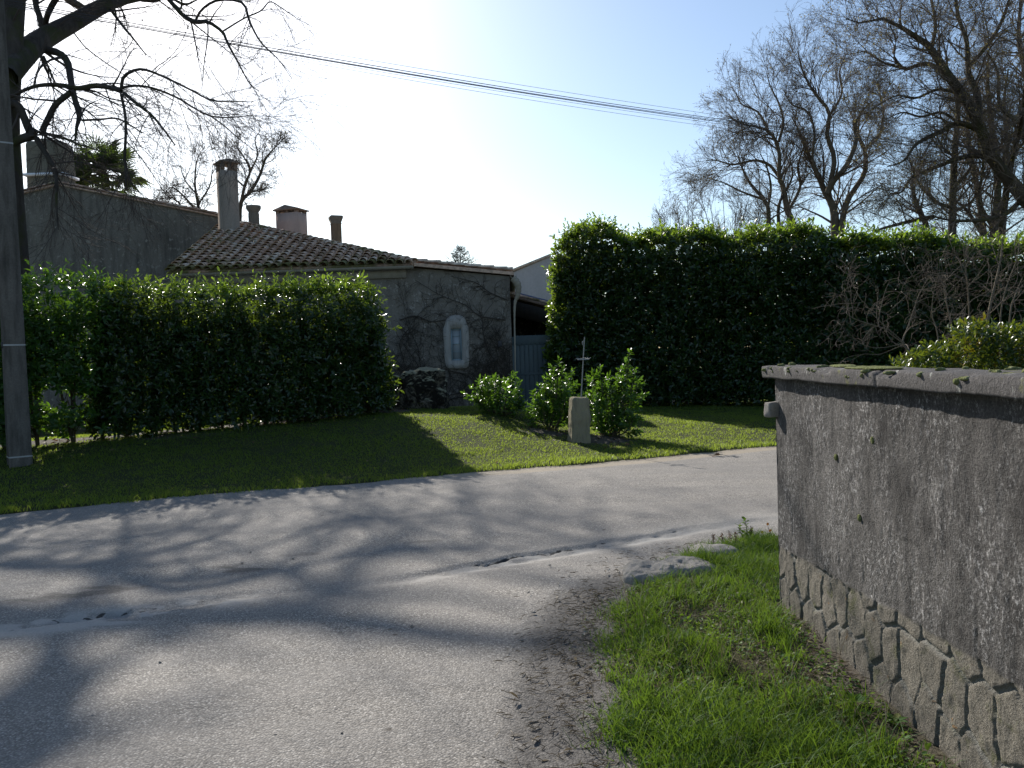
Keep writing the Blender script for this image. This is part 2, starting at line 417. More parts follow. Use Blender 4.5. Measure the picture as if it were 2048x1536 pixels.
def roughcast_mat():
    t = NT('roughcast'); v = t.geo()
    big = t.noise(v, 1.5, 5, .65)
    stk = t.noise(t.scale(v, (5, 5, .8)), 2.2, 5, .7)
    dash = t.noise(t.scale(v, (1, 1, .8)), 52, 6, .85)
    fine = t.noise(v, 95, 4, .7)
    col = t.mix(t.ramp(big, (.3, 0), (.7, 1)), (.095, .089, .083), (.22, .205, .19))
    col = t.mix(t.ramp(stk, (.40, 0), (.66, .6)), col, (.03, .029, .027))
    blot = t.noise(v, 3.4, 6, .72, .5)
    col = t.mix(t.ramp(blot, (.36, .7), (.50, 0)), col, (.035, .033, .031))
    col = t.mix(t.ramp(blot, (.58, 0), (.70, .5)), col, (.27, .255, .235))
    col = t.mix(t.ramp(fine, (.42, .6), (.6, 0)), col, (.05, .045, .042))
    wmask = t.math('MULTIPLY', t.ramp(dash, (.52, 0), (.61, 1)), t.ramp(t.noise(t.scale(v, (1.3, 1.3, .8)), 2.4, 6, .75), (.44, .05), (.60, 1)))
    col = t.mix(t.math('MULTIPLY', wmask, .85), col, (.50, .48, .46))
    # lower stone band: browner, with moss and orange lichen
    pl = t.attr('plinth')
    pc = t.mix(t.noise(v, 4, 4), (.20, .18, .145), (.31, .28, .23))
    pc = t.mix(t.ramp(fine, (.4, .6), (.6, 0)), pc, (.08, .07, .055))
    pc = t.mix(t.ramp(t.noise(v, 7, 4, .7), (.56, 0), (.66, .6)), pc, (.10, .11, .035))
    pc = t.mix(t.ramp(t.noise(v, 12, 4, .7), (.66, 0), (.72, .8)), pc, (.36, .17, .03))
    col = t.mix(pl, col, pc)
    col = t.mix(t.math('MULTIPLY', t.math('MULTIPLY', pl, t.attr('tone')), .45), col, (.10, .092, .078))
    jn = t.attr('joint')
    col = t.mix(t.math('MULTIPLY', jn, .75), col, (.24, .235, .21))
    nb = t.bump(t.math('ADD', fine, t.math('MULTIPLY', dash, .6)), .9, .02)
    return t.done(t.pbr(col, .95, .15, nb))
M['roughcast'] = roughcast_mat()
def coping_mat():
    t = NT('coping_concrete'); v = t.geo()
    n = t.noise(v, 3, 5, .65); f = t.noise(v, 60, 5, .75)
    col = t.mix(n, (.085, .078, .075), (.15, .14, .134))
    col = t.mix(t.ramp(f, (.42, .6), (.6, 0)), col, (.06, .056, .052))
    col = t.mix(t.ramp(t.noise(t.scale(v, (1, 1, .5)), 16, 4, .7), (.62, 0), (.68, .75)), col, (.40, .40, .36))
    col = t.mix(t.ramp(t.noise(v, 6, 5, .7), (.60, 0), (.68, .8)), col, (.16, .16, .06))
    return t.done(t.pbr(col, .95, .15, t.bump(f, .8, .015)))
M['coping'] = coping_mat()
def moss_mat():
    t = NT('moss'); v = t.geo()
    col = t.ramp(t.noise(v, 60, 4, .7), (.3, (.07, .08, .03)), (.55, (.16, .17, .07)), (.75, (.34, .34, .24)))
    return t.done(t.pbr(col, 1.0, .05, t.bump(t.noise(v, 120, 3), 1.0, .01)))
M['moss'] = moss_mat()

# ------------------------------------------------------------------ terrain
def edge_d(x, y):
    """signed distance beyond the far road edge (lawn side positive)"""
    return (y-(9.4+.39*(x+6.02)))*.9316
def lawn_z(x, y):
    d = edge_d(x, y)
    H = np.interp(x, [-14, -8, -5, -2.5, -.5, 1, 3, 6, 14], [.30, .37, .47, .56, .51, .31, .15, .10, .10])
    z = .015+H*sstep(-.2, 5.2, d)
    back = sstep(6.0, 10.5, d)
    return z*(1-back)+.12*back+(fbm(x*1.3, y*1.3, seed=11)-.5)*.05
VERGE = A([G(*p)[:2] for p in [(1225,1536),(1195,1420),(1188,1300),(1215,1210),(1258,1165),(1335,1118),(1445,1090),(1555,1072)]])
def seg_dist(x, y, pts):
    best = np.full(x.shape, 1e9)
    for (x0, y0), (x1, y1) in zip(pts[:-1], pts[1:]):
        dx, dy = x1-x0, y1-y0
        t = np.clip(((x-x0)*dx+(y-y0)*dy)/(dx*dx+dy*dy), 0, 1)
        best = np.minimum(best, np.hypot(x-x0-t*dx, y-y0-t*dy))
    return best
VPOLY = np.vstack([[.30, -3.0], VERGE, [4.5, 8.1], [20, 14], [20, -3]])
def inside(x, y, poly):
    r = np.zeros(x.shape, bool); n = len(poly)
    for i in range(n):
        x0, y0 = poly[i]; x1, y1 = poly[(i+1) % n]
        if y0 == y1: continue
        c = ((y0 > y) != (y1 > y)) & (x < (x1-x0)*(y-y0)/(y1-y0)+x0); r ^= c
    return r
def verge_d(x, y):
    d = seg_dist(x, y, np.vstack([VPOLY, VPOLY[:1]])); return np.where(inside(x, y, VPOLY), d, -d)
def verge_z(x, y):
    d = verge_d(x, y)+(fbm(x*5, y*5, seed=3)-.5)*.22
    return -.10+.07*sstep(-.25, -.08, d)+.075*sstep(-.12, .3, d)+(fbm(x*3, y*3, seed=5)-.5)*.05*sstep(0, .3, d)
SEAM = A([G(*p)[:2] for p in [(-300,1290),(0,1262),(240,1232),(460,1200),(700,1178),(850,1156),(1010,1128),(1250,1090),(1400,1066),(1550,1045)]])
def seam_y(x): return np.interp(x, SEAM[:, 0], SEAM[:, 1])

# ------------------------------------------------------------------ setting
nx = 3
ground = build('ground', [[-400, -400, -.35], [400, -400, -.35], [400, 900, -.35], [-400, 900, -.35]], A([[0, 1, 2, 3]]), M['earth'], attrs={'dirt': np.zeros(4)})
tag(ground, kind='structure')
# lawn sheet
gx = np.concatenate([np.linspace(-60, -13, 20), np.arange(-12.5, 12, .12), np.linspace(12.5, 60, 20)])
gy = np.concatenate([np.arange(6, 24, .12), np.linspace(24.5, 90, 40)])
X, Y = np.meshgrid(gx, gy, indexing='ij')
d = edge_d(X, Y)+(fbm(X*2.5, Y*2.5, seed=21)-.5)*.22
Z = np.where(d > 0, lawn_z(X, Y)+.012, -.08+0*X)
Z = np.where((d > -.12) & (d <= 0), -.08+(lawn_z(X, Y)+.092)*(d+.12)/.12, Z)
mul = np.exp(-(((X-1.55)/.75)**2+((Y-14.4)/.6)**2))+np.exp(-(((X+7.4)/2.5)**2+((Y-14.3)/.5)**2))+.9*np.exp(-(((X-.55)/.5)**2+((Y-15.0)/.35)**2))
hb = seg_dist(X, Y, A([[-9.5, 13.9], [-2.6, 17.0]])); mul = mul+.8*(hb < .55)
mulch = sstep(.35, .7, mul+(fbm(X*4, Y*4, seed=9)-.5)*.5)
lawn = build('lawn', np.stack([X, Y, Z], -1), grid_faces(*X.shape), M['lawn'], attrs={'dirt': mulch.ravel()*.9}, smooth=True)
tag(lawn, kind='structure')
# road sheet
gx = np.concatenate([np.linspace(-30, -7.2, 30), np.arange(-7, 5.0, .03), np.linspace(5.1, 40, 40)])
gy = np.concatenate([np.linspace(-6, 2.6, 20), np.arange(2.7, 13.6, .03), np.linspace(13.7, 32, 30)])
X, Y = np.meshgrid(gx, gy, indexing='ij')
s = Y-seam_y(X)
wob = (fbm(X*4, Y*4, seed=31)-.5)*.10
z = (fbm(X*.5, Y*.5, seed=41)-.5)*.05+(fbm(X*2.2, Y*2.2, seed=43)-.5)*.012
# worn channel along the seam: the crossing road ends in a broken lip
crackx = np.exp(-((X-0.05)/.95)**2)+.55*np.exp(-((X-1.3)/.6)**2)
pot = np.exp(-((X+2.75)/.62)**2)
ww = np.exp(-((s-.10)/.11)**2)*(.25+crackx+.9*pot)
z = z-.022*ww*(.4+fbm(X*6, Y*6, seed=51))+.012*sstep(.1, .25, s+wob)
lip = np.exp(-((s-.20+wob*1.6+(fbm(X*22, Y*22, seed=52)-.5)*.05)/.026)**2)*np.clip(crackx*.85+.30*pot-.15+(fbm(X*7, Y*7, seed=53)-.5)*.9, 0, 1)
z = z-.03*lip
hole = np.clip(pot*1.3*np.exp(-((s-.03+wob)/.12)**2)-.35, 0, 1)*sstep(.46, .58, fbm(X*14, Y*20, seed=57))
z = z-.03*hole
pale = np.clip(np.exp(-((s-.08+wob*.8)/.12)**2)*(.08+crackx*.75+.4*pot)*1.1, 0, 1)*sstep(.25, .6, fbm(X*7, Y*12, seed=64))+.5*np.exp(-((X-2.2)/1.5)**2)*np.exp(-((s-.15)/.3)**2)
pale = np.clip(pale*(.55+.9*fbm(X*3, Y*3, seed=61)), 0, 1)
chip = pot*np.exp(-((s+.0)/.17)**2)*sstep(.46, .54, fbm(X*6, Y*13, seed=63)); pale = np.maximum(pale, np.clip(chip*2.5, 0, 1)*1.4); z = z+.008*np.clip(chip*2, 0, 1)
vd = verge_d(X, Y)
dirt = 1.25*np.exp(-((vd+.10)/.36)**2)*np.where(Y < 5.4, 1.0, np.clip(1-(Y-5.4)*.9, .25, 1))
dirt = dirt+1.0*np.exp(-((X+2.9)/1.5)**2)*np.exp(-((s-.85-.12*np.sin(X*2.1))/.22)**2)*sstep(.35, .62, fbm(X*1.6, Y*3, seed=66))*1.3+.75*np.exp(-((X+1.3)/1.2)**2)*np.exp(-((s-1.25)/.12)**2)*sstep(.4, .62, fbm(X*2, Y*4, seed=67))
dirt = dirt*.95
d2 = edge_d(X, Y)
sand = 1.3*np.exp(-((d2+.14)/.36)**2)*sstep(-2.5, .6, X)+.35*np.exp(-((d2+.05)/.12)**2)
tar = lip*(.5+1.0*fbm(X*14, Y*14, seed=74))+.8*hole*fbm(X*16, Y*16, seed=71)+.7*np.clip(pot*1.4, 0, 1)*np.exp(-((s-.14+wob*2)/.05)**2)*1.5*sstep(.42, .56, fbm(X*7, Y*12, seed=73))*sstep(.42, .56, fbm(X*24, Y*40, seed=75))
road = build('road', np.stack([X, Y, z], -1), grid_faces(*X.shape), M['road'],
             attrs={'pale': pale.ravel(), 'dirt': dirt.ravel(), 'tar': tar.ravel(), 'sand': sand.ravel()}, smooth=True)
tag(road, kind='structure')
# verge sheet (runs on behind the boundary wall)
gx = np.concatenate([np.arange(.0, 2.4, .03), np.linspace(2.5, 20, 30)]); gy = np.concatenate([np.linspace(-3, 2.6, 12), np.arange(2.65, 7.6, .03), np.linspace(7.7, 13, 20)])
X, Y = np.meshgrid(gx, gy, indexing='ij'); vd = verge_d(X, Y)
bare = np.exp(-((X-1.58)/.16)**2)+.6*sstep(.55, .75, fbm(X*2.2, Y*2.2, seed=81))*(Y > 3.6)
verge = build('verge', np.stack([X, Y, verge_z(X, Y)], -1), grid_faces(*X.shape), M['verge_soil'], attrs={'dirt': np.clip(bare*.7+np.exp(-(vd/.2)**2)*.7, 0, 1).ravel()}, smooth=True)
tag(verge, kind='structure')

# ------------------------------------------------------------------ grass
def blades(x, y, z, h, w, lean, segs=3):
    n = len(x); th = rng.random(n)*2*PI; dx, dy = np.cos(th), np.sin(th)
    face = rng.random(n)*2*PI; fx, fy = np.cos(face), np.sin(face)
    V = np.empty((n, 2*segs+1, 3))
    for k in range(segs+1):
        t = k/segs; off = lean*h*t**1.8; zz = z+h*(t-.35*np.minimum(lean, 1)*t**2)
        cx, cy = x+dx*off, y+dy*off
        if k < segs:
            ww = w*(1-.55*t)
            V[:, 2*k] = np.stack([cx-fx*ww, cy-fy*ww, zz], 1); V[:, 2*k+1] = np.stack([cx+fx*ww, cy+fy*ww, zz], 1)
        else: V[:, 2*k] = np.stack([cx, cy, zz], 1)
    b = (np.arange(n)*(2*segs+1))[:, None, None]
    Q = A([[2*k, 2*k+1, 2*k+3, 2*k+2] for k in range(segs-1)]).reshape(-1, 4); T = A([[2*segs-2, 2*segs-1, 2*segs]])
    return V.reshape(-1, 3), (Q[None]+b).reshape(-1, 4), (T[None]+b).reshape(-1, 3), np.repeat(np.clip(rng.random(n)*.8+.5*(fbm(x*2, y*2, seed=91)-.4), 0, 1), 2*segs+1)
# lawn blades
n = 520000
x = rng.uniform(-10.5, 12, n); y = 8.6+rng.random(n)**1.25*15
dd = edge_d(x, y)+(fbm(x*2.5, y*2.5, seed=21)-.5)*.22
mu = np.exp(-(((x-1.55)/.75)**2+((y-14.4)/.6)**2))+.9*np.exp(-(((x-.55)/.5)**2+((y-15.0)/.35)**2))+.8*(seg_dist(x, y, A([[-9.5, 13.9], [-2.6, 17.0]])) < .5)
keep = (dd > -.06) & (mu+(fbm(x*4, y*4, seed=9)-.5)*.5 < .62) & (np.abs(x) < y*.68+.5)
keep &= rng.random(n) < (.22+1.0*sstep(.28, .58, .6*fbm(x*1.6, y*1.6, seed=95)+.4*fbm(x*5, y*5, seed=96)))
x, y, dd = x[keep], y[keep], dd[keep]
h = (.022+.035*rng.random(len(x)))*(1+.9*np.exp(-(dd/.25)**2))*(.45+1.15*fbm(x*1.7, y*1.7, seed=97))
V, Q, T, r = blades(x, y, lawn_z(x, y)+.005, h, .0035+.003*rng.random(len(x)), .3+.7*rng.random(len(x)), 2)
g = build('lawn_grass', V, [Q, T], M['grass'], attrs={'rnd': r}); tag(g, kind='stuff')
# verge blades, in tufts
n = 1750
cx = rng.uniform(.25, 2.3, n); cy = 2.7+rng.random(n)*4.6
vd = verge_d(cx, cy)+(fbm(cx*5, cy*5, seed=3)-.5)*.2
dens = sstep(.36, .62, fbm(cx*2.6+3, cy*2.6, seed=101))
k = (vd > .02) & (rng.random(n) < .34+.9*dens) & ((cx < 1.56-.12*rng.random(n)) | (cy > 5.15))
k &= ~((np.hypot((cx-1.07)/.36, (cy-5.85)/.26) < 1) | (np.hypot((cx-1.5)/.26, (cy-6.35)/.2) < 1))
cx, cy, dens = cx[k], cy[k], dens[k]
per = (24+85*dens*rng.random(len(cx))).astype(int)
idx = np.repeat(np.arange(len(cx)), per); m = len(idx)
rad = (.05+.09*rng.random(len(cx)))[idx]
x = cx[idx]+rng.normal(size=m)*rad; y = cy[idx]+rng.normal(size=m)*rad
hh = ((.028+.10*dens*rng.random(len(cx)))*(1+.15*(cy < 4.2)))[idx]*(.5+.8*rng.random(m))
ok = (x < 1.635) | (y > 5.1)
x, y, hh = x[ok], y[ok], hh[ok]
V, Q, T, r = blades(x, y, verge_z(x, y)-.004, hh, .0014+.0018*rng.random(len(x)), .25+.9*rng.random(len(x)), 3)
g = build('verge_grass', V, [Q, T], M['verge'], attrs={'rnd': r}); tag(g, kind='stuff')
# long tufts and dry stalks
for nm_, nt_, pr_, h0, h1, mt_, ln_ in (('tall_grass_tufts', 70, 46, .11, .24, 'verge', .55), ('dry_grass_stalks', 60, 7, .14, .34, 'straw', .5)):
    cx = rng.uniform(.35, 1.5, nt_); cy = 2.8+rng.random(nt_)*4.2; k = (verge_d(cx, cy) > .05) & ~(np.hypot((cx-1.07)/.42, (cy-5.85)/.3) < 1); cx, cy = cx[k], cy[k]
    idx = np.repeat(np.arange(len(cx)), pr_); m = len(idx); sp_ = .035 if nm_[0] == 't' else .09
    x = cx[idx]+rng.normal(size=m)*sp_; y = cy[idx]+rng.normal(size=m)*sp_; hh = (h0+(h1-h0)*rng.random(len(cx))**2)[idx]*(.55+.6*rng.random(m))
    ok = x < 1.63; x, y, hh = x[ok], y[ok], hh[ok]
    V, Q, T, r = blades(x, y, verge_z(x, y)-.004, hh, (.0016 if nm_[0] == 't' else .0008)+.0012*rng.random(len(x)), ln_*(.3+rng.random(len(x))), 4)
    g = build(nm_, V, [Q, T], M[mt_], attrs={'rnd': r*.8}); tag(g, kind='stuff')
# short ground cover under the tufts
n = 17000
x = rng.uniform(.2, 2.4, n); y = 2.7+rng.random(n)*4.6
vd = verge_d(x, y)+(fbm(x*5, y*5, seed=3)-.5)*.2
ok = (vd > .03) & ((x < 1.60) | (y > 5.1)) & (rng.random(n) < .15+.9*sstep(.3, .6, fbm(x*3, y*3, seed=107)))
ok &= ~((np.hypot((x-1.07)/.34, (y-5.85)/.24) < 1) | (np.hypot((x-1.5)/.24, (y-6.35)/.18) < 1))
x, y = x[ok], y[ok]; m = len(x)
V, Q, T, r = leaves(np.stack([x, y, verge_z(x, y)+.005+.02*rng.random(m)], 1), rng.normal(size=(m, 3))*A([1, 1, .35])+A([0, 0, .25]), rng.normal(size=(m, 3))*.4+A([0, 0, 1]), .012+.022*rng.random(m), 1.6)
g = build('clover_ground_cover', V, [Q, T], M['verge'], attrs={'rnd': r}); tag(g, kind='stuff')
# litter: straw and dead leaves
n = 26000
x = rng.uniform(-.3, 1.62, n); y = 2.7+rng.random(n)*4.2
vd = verge_d(x, y)
ok = rng.random(n) < np.where(vd > 0, .28+.5*sstep(.5, .68, fbm(x*2.2, y*2.2, seed=81)), np.exp(-((vd+.06)/.26)**2))
ok &= (y < 5.6) | (rng.random(n) < .3)
x, y, vd = x[ok], y[ok], vd[ok]; m = len(x)
zz = np.maximum(verge_z(x, y), 0.0)+.012
V, Q, T, r = leaves(np.stack([x, y, zz+.01*rng.random(m)], 1), rng.normal(size=(m, 3))*A([1, 1, .15]), rng.normal(size=(m, 3))*.5+A([0, 0, 1]), .012+.065*rng.random(m)**2, np.where(rng.random(m) < .97, .08, .7)[:, None, None]*np.ones((m, 1, 1)))
g = build('dry_litter', V, [Q, T], M['straw'], attrs={'rnd': r}); tag(g, kind='stuff')
n = 2600
x = rng.uniform(-8.5, 3.2, n); y = rng.uniform(12, 17.5, n)
mu = np.exp(-(((x-1.6)/.75)**2+((y-14.3)/.5)**2))+.9*np.exp(-(((x-.55)/.5)**2+((y-15.0)/.35)**2))+.8*(seg_dist(x, y, A([[-9.5, 13.9], [-2.6, 17.0]])) < .6)
ok = rng.random(n) < mu+.05
x, y = x[ok], y[ok]; m = len(x)
V, Q, T, r = leaves(np.stack([x, y, lawn_z(x, y)+.02], 1), rng.normal(size=(m, 3))*A([1, 1, .3]), rng.normal(size=(m, 3))*.5+A([0, 0, 1]), .04+.05*rng.random(m), 1.3)
g = build('fallen_leaves', V, [Q, T], M['deadleaf'], attrs={'rnd': r}); tag(g, kind='stuff')

# loose chips and grit on the road
n = 900
x = rng.uniform(-6, 4.5, n); y = rng.uniform(3.0, 12.5, n)
vd = verge_d(x, y); ok = (vd < .02) & (edge_d(x, y) < -.05) & (rng.random(n) < .16+.8*np.exp(-(vd/.5)**2)+.7*np.exp(-((y-seam_y(x)-.1)/.12)**2)*np.exp(-((x+2.7)/.7)**2))
x, y = x[ok], y[ok]; m = len(x)
oc = A([[1,0,0],[-1,0,0],[0,1,0],[0,-1,0],[0,0,1],[0,0,-.6]], float); of = A([[0,2,4],[2,1,4],[1,3,4],[3,0,4],[2,0,5],[1,2,5],[3,1,5],[0,3,5]])
sz = (.004+.012*rng.random(m)**3)[:, None, None]
V = A([x, y, np.zeros(m)+.006]).T[:, None]+oc[None]*sz*(.6+.8*rng.random((m, 6, 1)))*A([1.2, 1, .7])
g = build('road_grit', V.reshape(-1, 3), (of[None]+(np.arange(m)*6)[:, None, None]).reshape(-1, 3), M['rock'], attrs={'rnd': np.repeat(rng.random(m), 6)}); tag(g, kind='stuff')

# ------------------------------------------------------------------ rough blocks (weathered stone)
def rough_block(mb, c, dim, n=14, amp=.03, fr=4., taper=0., rot=0., seed=0, lean=(0, 0), rnd=.25):
    """a box with rounded, eroded faces; c is the centre of its base"""
    hx, hy, hz = A(dim)/2
    g = np.linspace(-1, 1, n); faces = []; V = []; k = 0
    for ax in range(3):
        for sg in (-1, 1):
            a, b = np.meshgrid(g, g, indexing='ij'); P = np.empty((n, n, 3))
            P[..., ax] = sg; P[..., (ax+1) % 3] = a; P[..., (ax+2) % 3] = b
            f = grid_faces(n, n, k)
            faces.append(f if sg > 0 else f[:, ::-1]); V.append(P.reshape(-1, 3)); k += n*n
    V = np.vstack(V)
    p = 2/rnd
    L = (np.abs(V)**p).sum(1)**(1/p)
    V = V/L[:, None]
    X = V*A([hx, hy, hz])
    q = X*fr+seed*7.3
    disp = (fbm(q[:, 0], q[:, 1], q[:, 2], 5, seed)-.5)*2*amp
    X = X+nrm(V)*disp[:, None]
    t = (X[:, 2]+hz)/(2*hz)
    X[:, :2] *= (1-taper*t)[:, None]
    X[:, 0] += lean[0]*t; X[:, 1] += lean[1]*t
    cr, sr = math.cos(rot), math.sin(rot)
    X[:, :2] = X[:, :2] @ A([[cr, sr], [-sr, cr]])
    mb.add(X+A(c)+A([0, 0, hz]), np.vstack(faces))

# ------------------------------------------------------------------ boundary wall on the verge
WX, WY = 1.65, 5.09
bw = thing('boundary_wall', 'weathered grey roughcast garden wall with concrete coping at the grassy corner', 'wall', (WX+.1, 3, 0))
bo = (WX+.1, 3, 0)
yy = np.concatenate([np.linspace(-2.5, 1.2, 30), np.arange(1.25, 5.0, .009), np.linspace(5.0, WY-.012, 12)])
zz = np.arange(-.15, 1.462, .009)
Yg, Zg = np.meshgrid(yy, zz, indexing='ij')
r2 = np.random.default_rng(12)
zp = .40+.10*np.clip((5.1-Yg)/2.2, 0, 1)+(fbm(Yg*4, Yg*0, seed=5)-.5)*.03
wobv = (fbm(Yg*6, Zg*9, seed=7)-.5)*.03
qy = Yg+wobv*.35; qz = Zg+(fbm(Yg*8, Zg*8, seed=6)-.5)*.010
cells = []
for row, (zc_, sp_) in enumerate(((-.14, .21), (.09, .19), (.31, .18), (.56, .2))):
    n_ = int(8.2/sp_); cells.append(np.column_stack([-2.9+(np.arange(n_)+.5*(row % 2))*sp_+(r2.random(n_)-.5)*sp_*.42, zc_+(r2.random(n_)-.5)*.12]))
cells = np.vstack(cells)
F1 = np.full(Yg.shape, 9.); F2 = F1.copy(); I1 = np.zeros(Yg.shape, int); I2 = I1.copy()
for i_, (cy0, cz0) in enumerate(cells):
    sl_ = slice(np.searchsorted(yy, cy0-.45), np.searchsorted(yy, cy0+.45))
    dd_ = ((qy[sl_]-cy0)*1.25)**2+((qz[sl_]-cz0)*.92)**2
    m1 = dd_ < F1[sl_]; m2 = (~m1) & (dd_ < F2[sl_])
    F2[sl_] = np.where(m1, F1[sl_], np.where(m2, dd_, F2[sl_])); I2[sl_] = np.where(m1, I1[sl_], np.where(m2, i_, I2[sl_]))
    F1[sl_] = np.where(m1, dd_, F1[sl_]); I1[sl_] = np.where(m1, i_, I1[sl_])
jd = (F2-F1)/(2*np.maximum(np.linalg.norm(cells[I1]-cells[I2], axis=-1), .02))
tone = _hash(I1, I1*0, I1*0, 3)
pl = 1-sstep(-.012, .012, Zg-zp)
jd = np.where(pl > .5, jd, 1.0)
jd = np.minimum(jd, np.abs(Zg-zp)*2.2+.013)
groove = 1-sstep(.004, .012, jd)
# faint joints of the courses above, showing through the render
uc = np.cumsum(.26+.25*r2.random(40))-3.0
dc = np.min(np.abs(Yg[..., None]+wobv[..., None]-uc), -1)
faint = (1-sstep(.004, .014, dc))*sstep(.50, .54, Zg)*(1-sstep(.62, .80, Zg+.15*fbm(Yg*2, Yg*0, seed=8)))*.55
faint = faint+(1-sstep(.004, .016, np.abs(Zg-.80-(fbm(Yg*3, Yg*0, seed=14)-.5)*.05)))*.35*sstep(.4, .6, fbm(Yg*2, Zg, seed=15))
h = -.014*groove*pl-.012*groove*(1-pl)-.010*faint
h = h+pl*((tone-.5)*.010+(fbm(Yg*16, Zg*16, seed=16)-.5)*.014)
h = h+(fbm(Yg*3, Zg*3, seed=17)-.5)*.014+(fbm(Yg*30, Zg*18, seed=18)-.5)*.010
h = h*sstep(0, .03, WY-Yg)
Vw = np.stack([WX-h, Yg, Zg], -1)
build('wall_face', Vw, grid_faces(*Yg.shape)[:, ::-1], M['roughcast'], bw, bo, {'tone': tone.ravel(), 'plinth': pl.ravel(), 'joint': (np.maximum(groove, faint)*(.25+.75*pl)).ravel()}, smooth=True)
# end and back
ez = np.arange(-.15, 1.462, .012); ex = np.linspace(0, .24, 24)
Xe, Ze = np.meshgrid(ex, ez, indexing='ij')
he = (fbm(Xe*12, Ze*8, seed=19)-.5)*.016*sstep(0, .02, Xe)
Ve = np.stack([WX+Xe, WY-.012+he, Ze], -1)
build('wall_end', Ve, grid_faces(*Xe.shape)[:, ::-1], M['roughcast'], bw, bo, {'plinth': (Ze < .4).ravel()*1.0, 'joint': np.zeros(Xe.size)}, smooth=True)
mb = MB(); mb.box((WX+.142, 1.28, .655), (.2, 7.56, 1.61)); mb.build('wall_core', M['roughcast'], bw, bo)
# coping: section swept along the wall, edges nibbled
sec = A([[1.592, 1.463], [1.590, 1.475], [1.589, 1.50], [1.589, 1.529], [1.593, 1.5355], [1.63, 1.5365], [1.70, 1.538], [1.78, 1.538], [1.86, 1.536], [1.915, 1.53], [1.918, 1.50], [1.915, 1.463]])
cy_ = np.concatenate([np.linspace(-2.5, 1.2, 40), np.arange(1.22, 5.13, .012), [5.14, 5.147]])
Vc = np.empty((len(cy_), len(sec), 3))
Yc = np.repeat(cy_[:, None], len(sec), 1)
Vc[..., 0] = sec[None, :, 0]; Vc[..., 1] = Yc; Vc[..., 2] = sec[None, :, 1]
nx_ = (fbm(Yc*7, Vc[..., 2]*30, Vc[..., 0]*10, 4, 23)-.5)
Vc[..., 0] += nx_*.009; Vc[..., 2] += (fbm(Yc*6, Vc[..., 0]*14, Vc[..., 2]*9, 4, 24)-.5)*.016
nib = np.clip(fbm(cy_*5, cy_*0, seed=25)-.6, 0, 1)[:, None]*.14
Vc[:, 3:5, 2] -= nib; Vc[:, 4:5, 0] += nib
jt = np.exp(-((cy_-3.55)/.010)**2)+np.exp(-((cy_-2.05)/.010)**2)
Vc[..., 2] -= .012*jt[:, None]; Vc[:, :5, 0] += .012*jt[:, None]
q = grid_faces(len(cy_), len(sec)); ns = len(sec)
i = np.arange(len(cy_)-1)*ns; q = np.vstack([q, np.stack([i+ns-1, i+2*ns-1, i+ns, i], 1)])
Vc = Vc.reshape(-1, 3); nV = len(Vc); last = np.arange(nV-ns, nV)
Vc = np.vstack([Vc, [1.75, 5.147, 1.5]]); T = A([[last[k], last[(k+1) % ns], nV] for k in range(ns)])
build('coping', Vc, [q, T], M['coping'], bw, bo, smooth=False)
mb = MB(); r2 = np.random.default_rng(5)
for k in range(46):
    y0 = 2.3+2.8*r2.random(); e = r2.random() < .62
    x0 = 1.592+.012*r2.random() if e else 1.63+.22*r2.random()
    w = .012+.022*r2.random(); z0 = 1.522-.03*r2.random()*e if e else 1.532
    rough_block(mb, (x0, y0, z0), (w, w*(1.2+1.5*r2.random()), w*(.5+.4*r2.random())), 6, w*.22, 60, 0, r2.random()*3, k, rnd=.9)
rough_block(mb, (1.66, 3.72, 1.534), (.13, .42, .016), 10, .006, 20, 0, .1, 3, rnd=.8)
rough_block(mb, (1.74, 4.25, 1.533), (.10, .30, .018), 10, .006, 20, 0, -.1, 4, rnd=.8)
for k in range(3):
    rough_block(mb, (WX-.004, 2.4+2.5*r2.random(), .75+.6*r2.random()), (.016, .03, .035), 6, .005, 60, 0, 0, 60+k, rnd=.9)
mb.build('moss', M['moss'], bw, bo, smooth=True)
mb = MB(); rough_block(mb, (WX-.012, WY-.03, 1.215), (.11, .08, .095), 10, .012, 14, 0, .2, 31, rnd=.3)
mb.build('hinge_block', M['rock'], bw, bo, smooth=True)

# rocks on the verge
mb = MB(); c = G(1338, 1150); rough_block(mb, (c[0], c[1], -.06), (.76, .46, .16), 60, .05, 6, .12, .25, 41, rnd=.7)
o = mb.build('rock', M['rock'], None, (c[0], c[1], 0), smooth=True)
tag(o, 'large pale flat rock at the tip of the grass verge', 'rock', 'rocks half buried in the verge')
mb = MB(); c = G(1428, 1112); rough_block(mb, (c[0], c[1], -.05), (.42, .30, .14), 26, .025, 6, .1, -.3, 44, rnd=.75)
o = mb.build('rock', M['rock'], None, (c[0], c[1], 0), smooth=True)
tag(o, 'smaller pale rock sunk in grass just behind the large flat rock', 'rock', 'rocks half buried in the verge')
mb = MB(); c = G(1482, 1205); rough_block(mb, (c[0], c[1], -.03), (.20, .12, .09), 16, .015, 9, .1, .3, 46, rnd=.8)
o = mb.build('rock', M['rock'], None, (c[0], c[1], 0), smooth=True)
tag(o, 'small grey stone in the grass close to the wall corner', 'rock', 'rocks half buried in the verge')

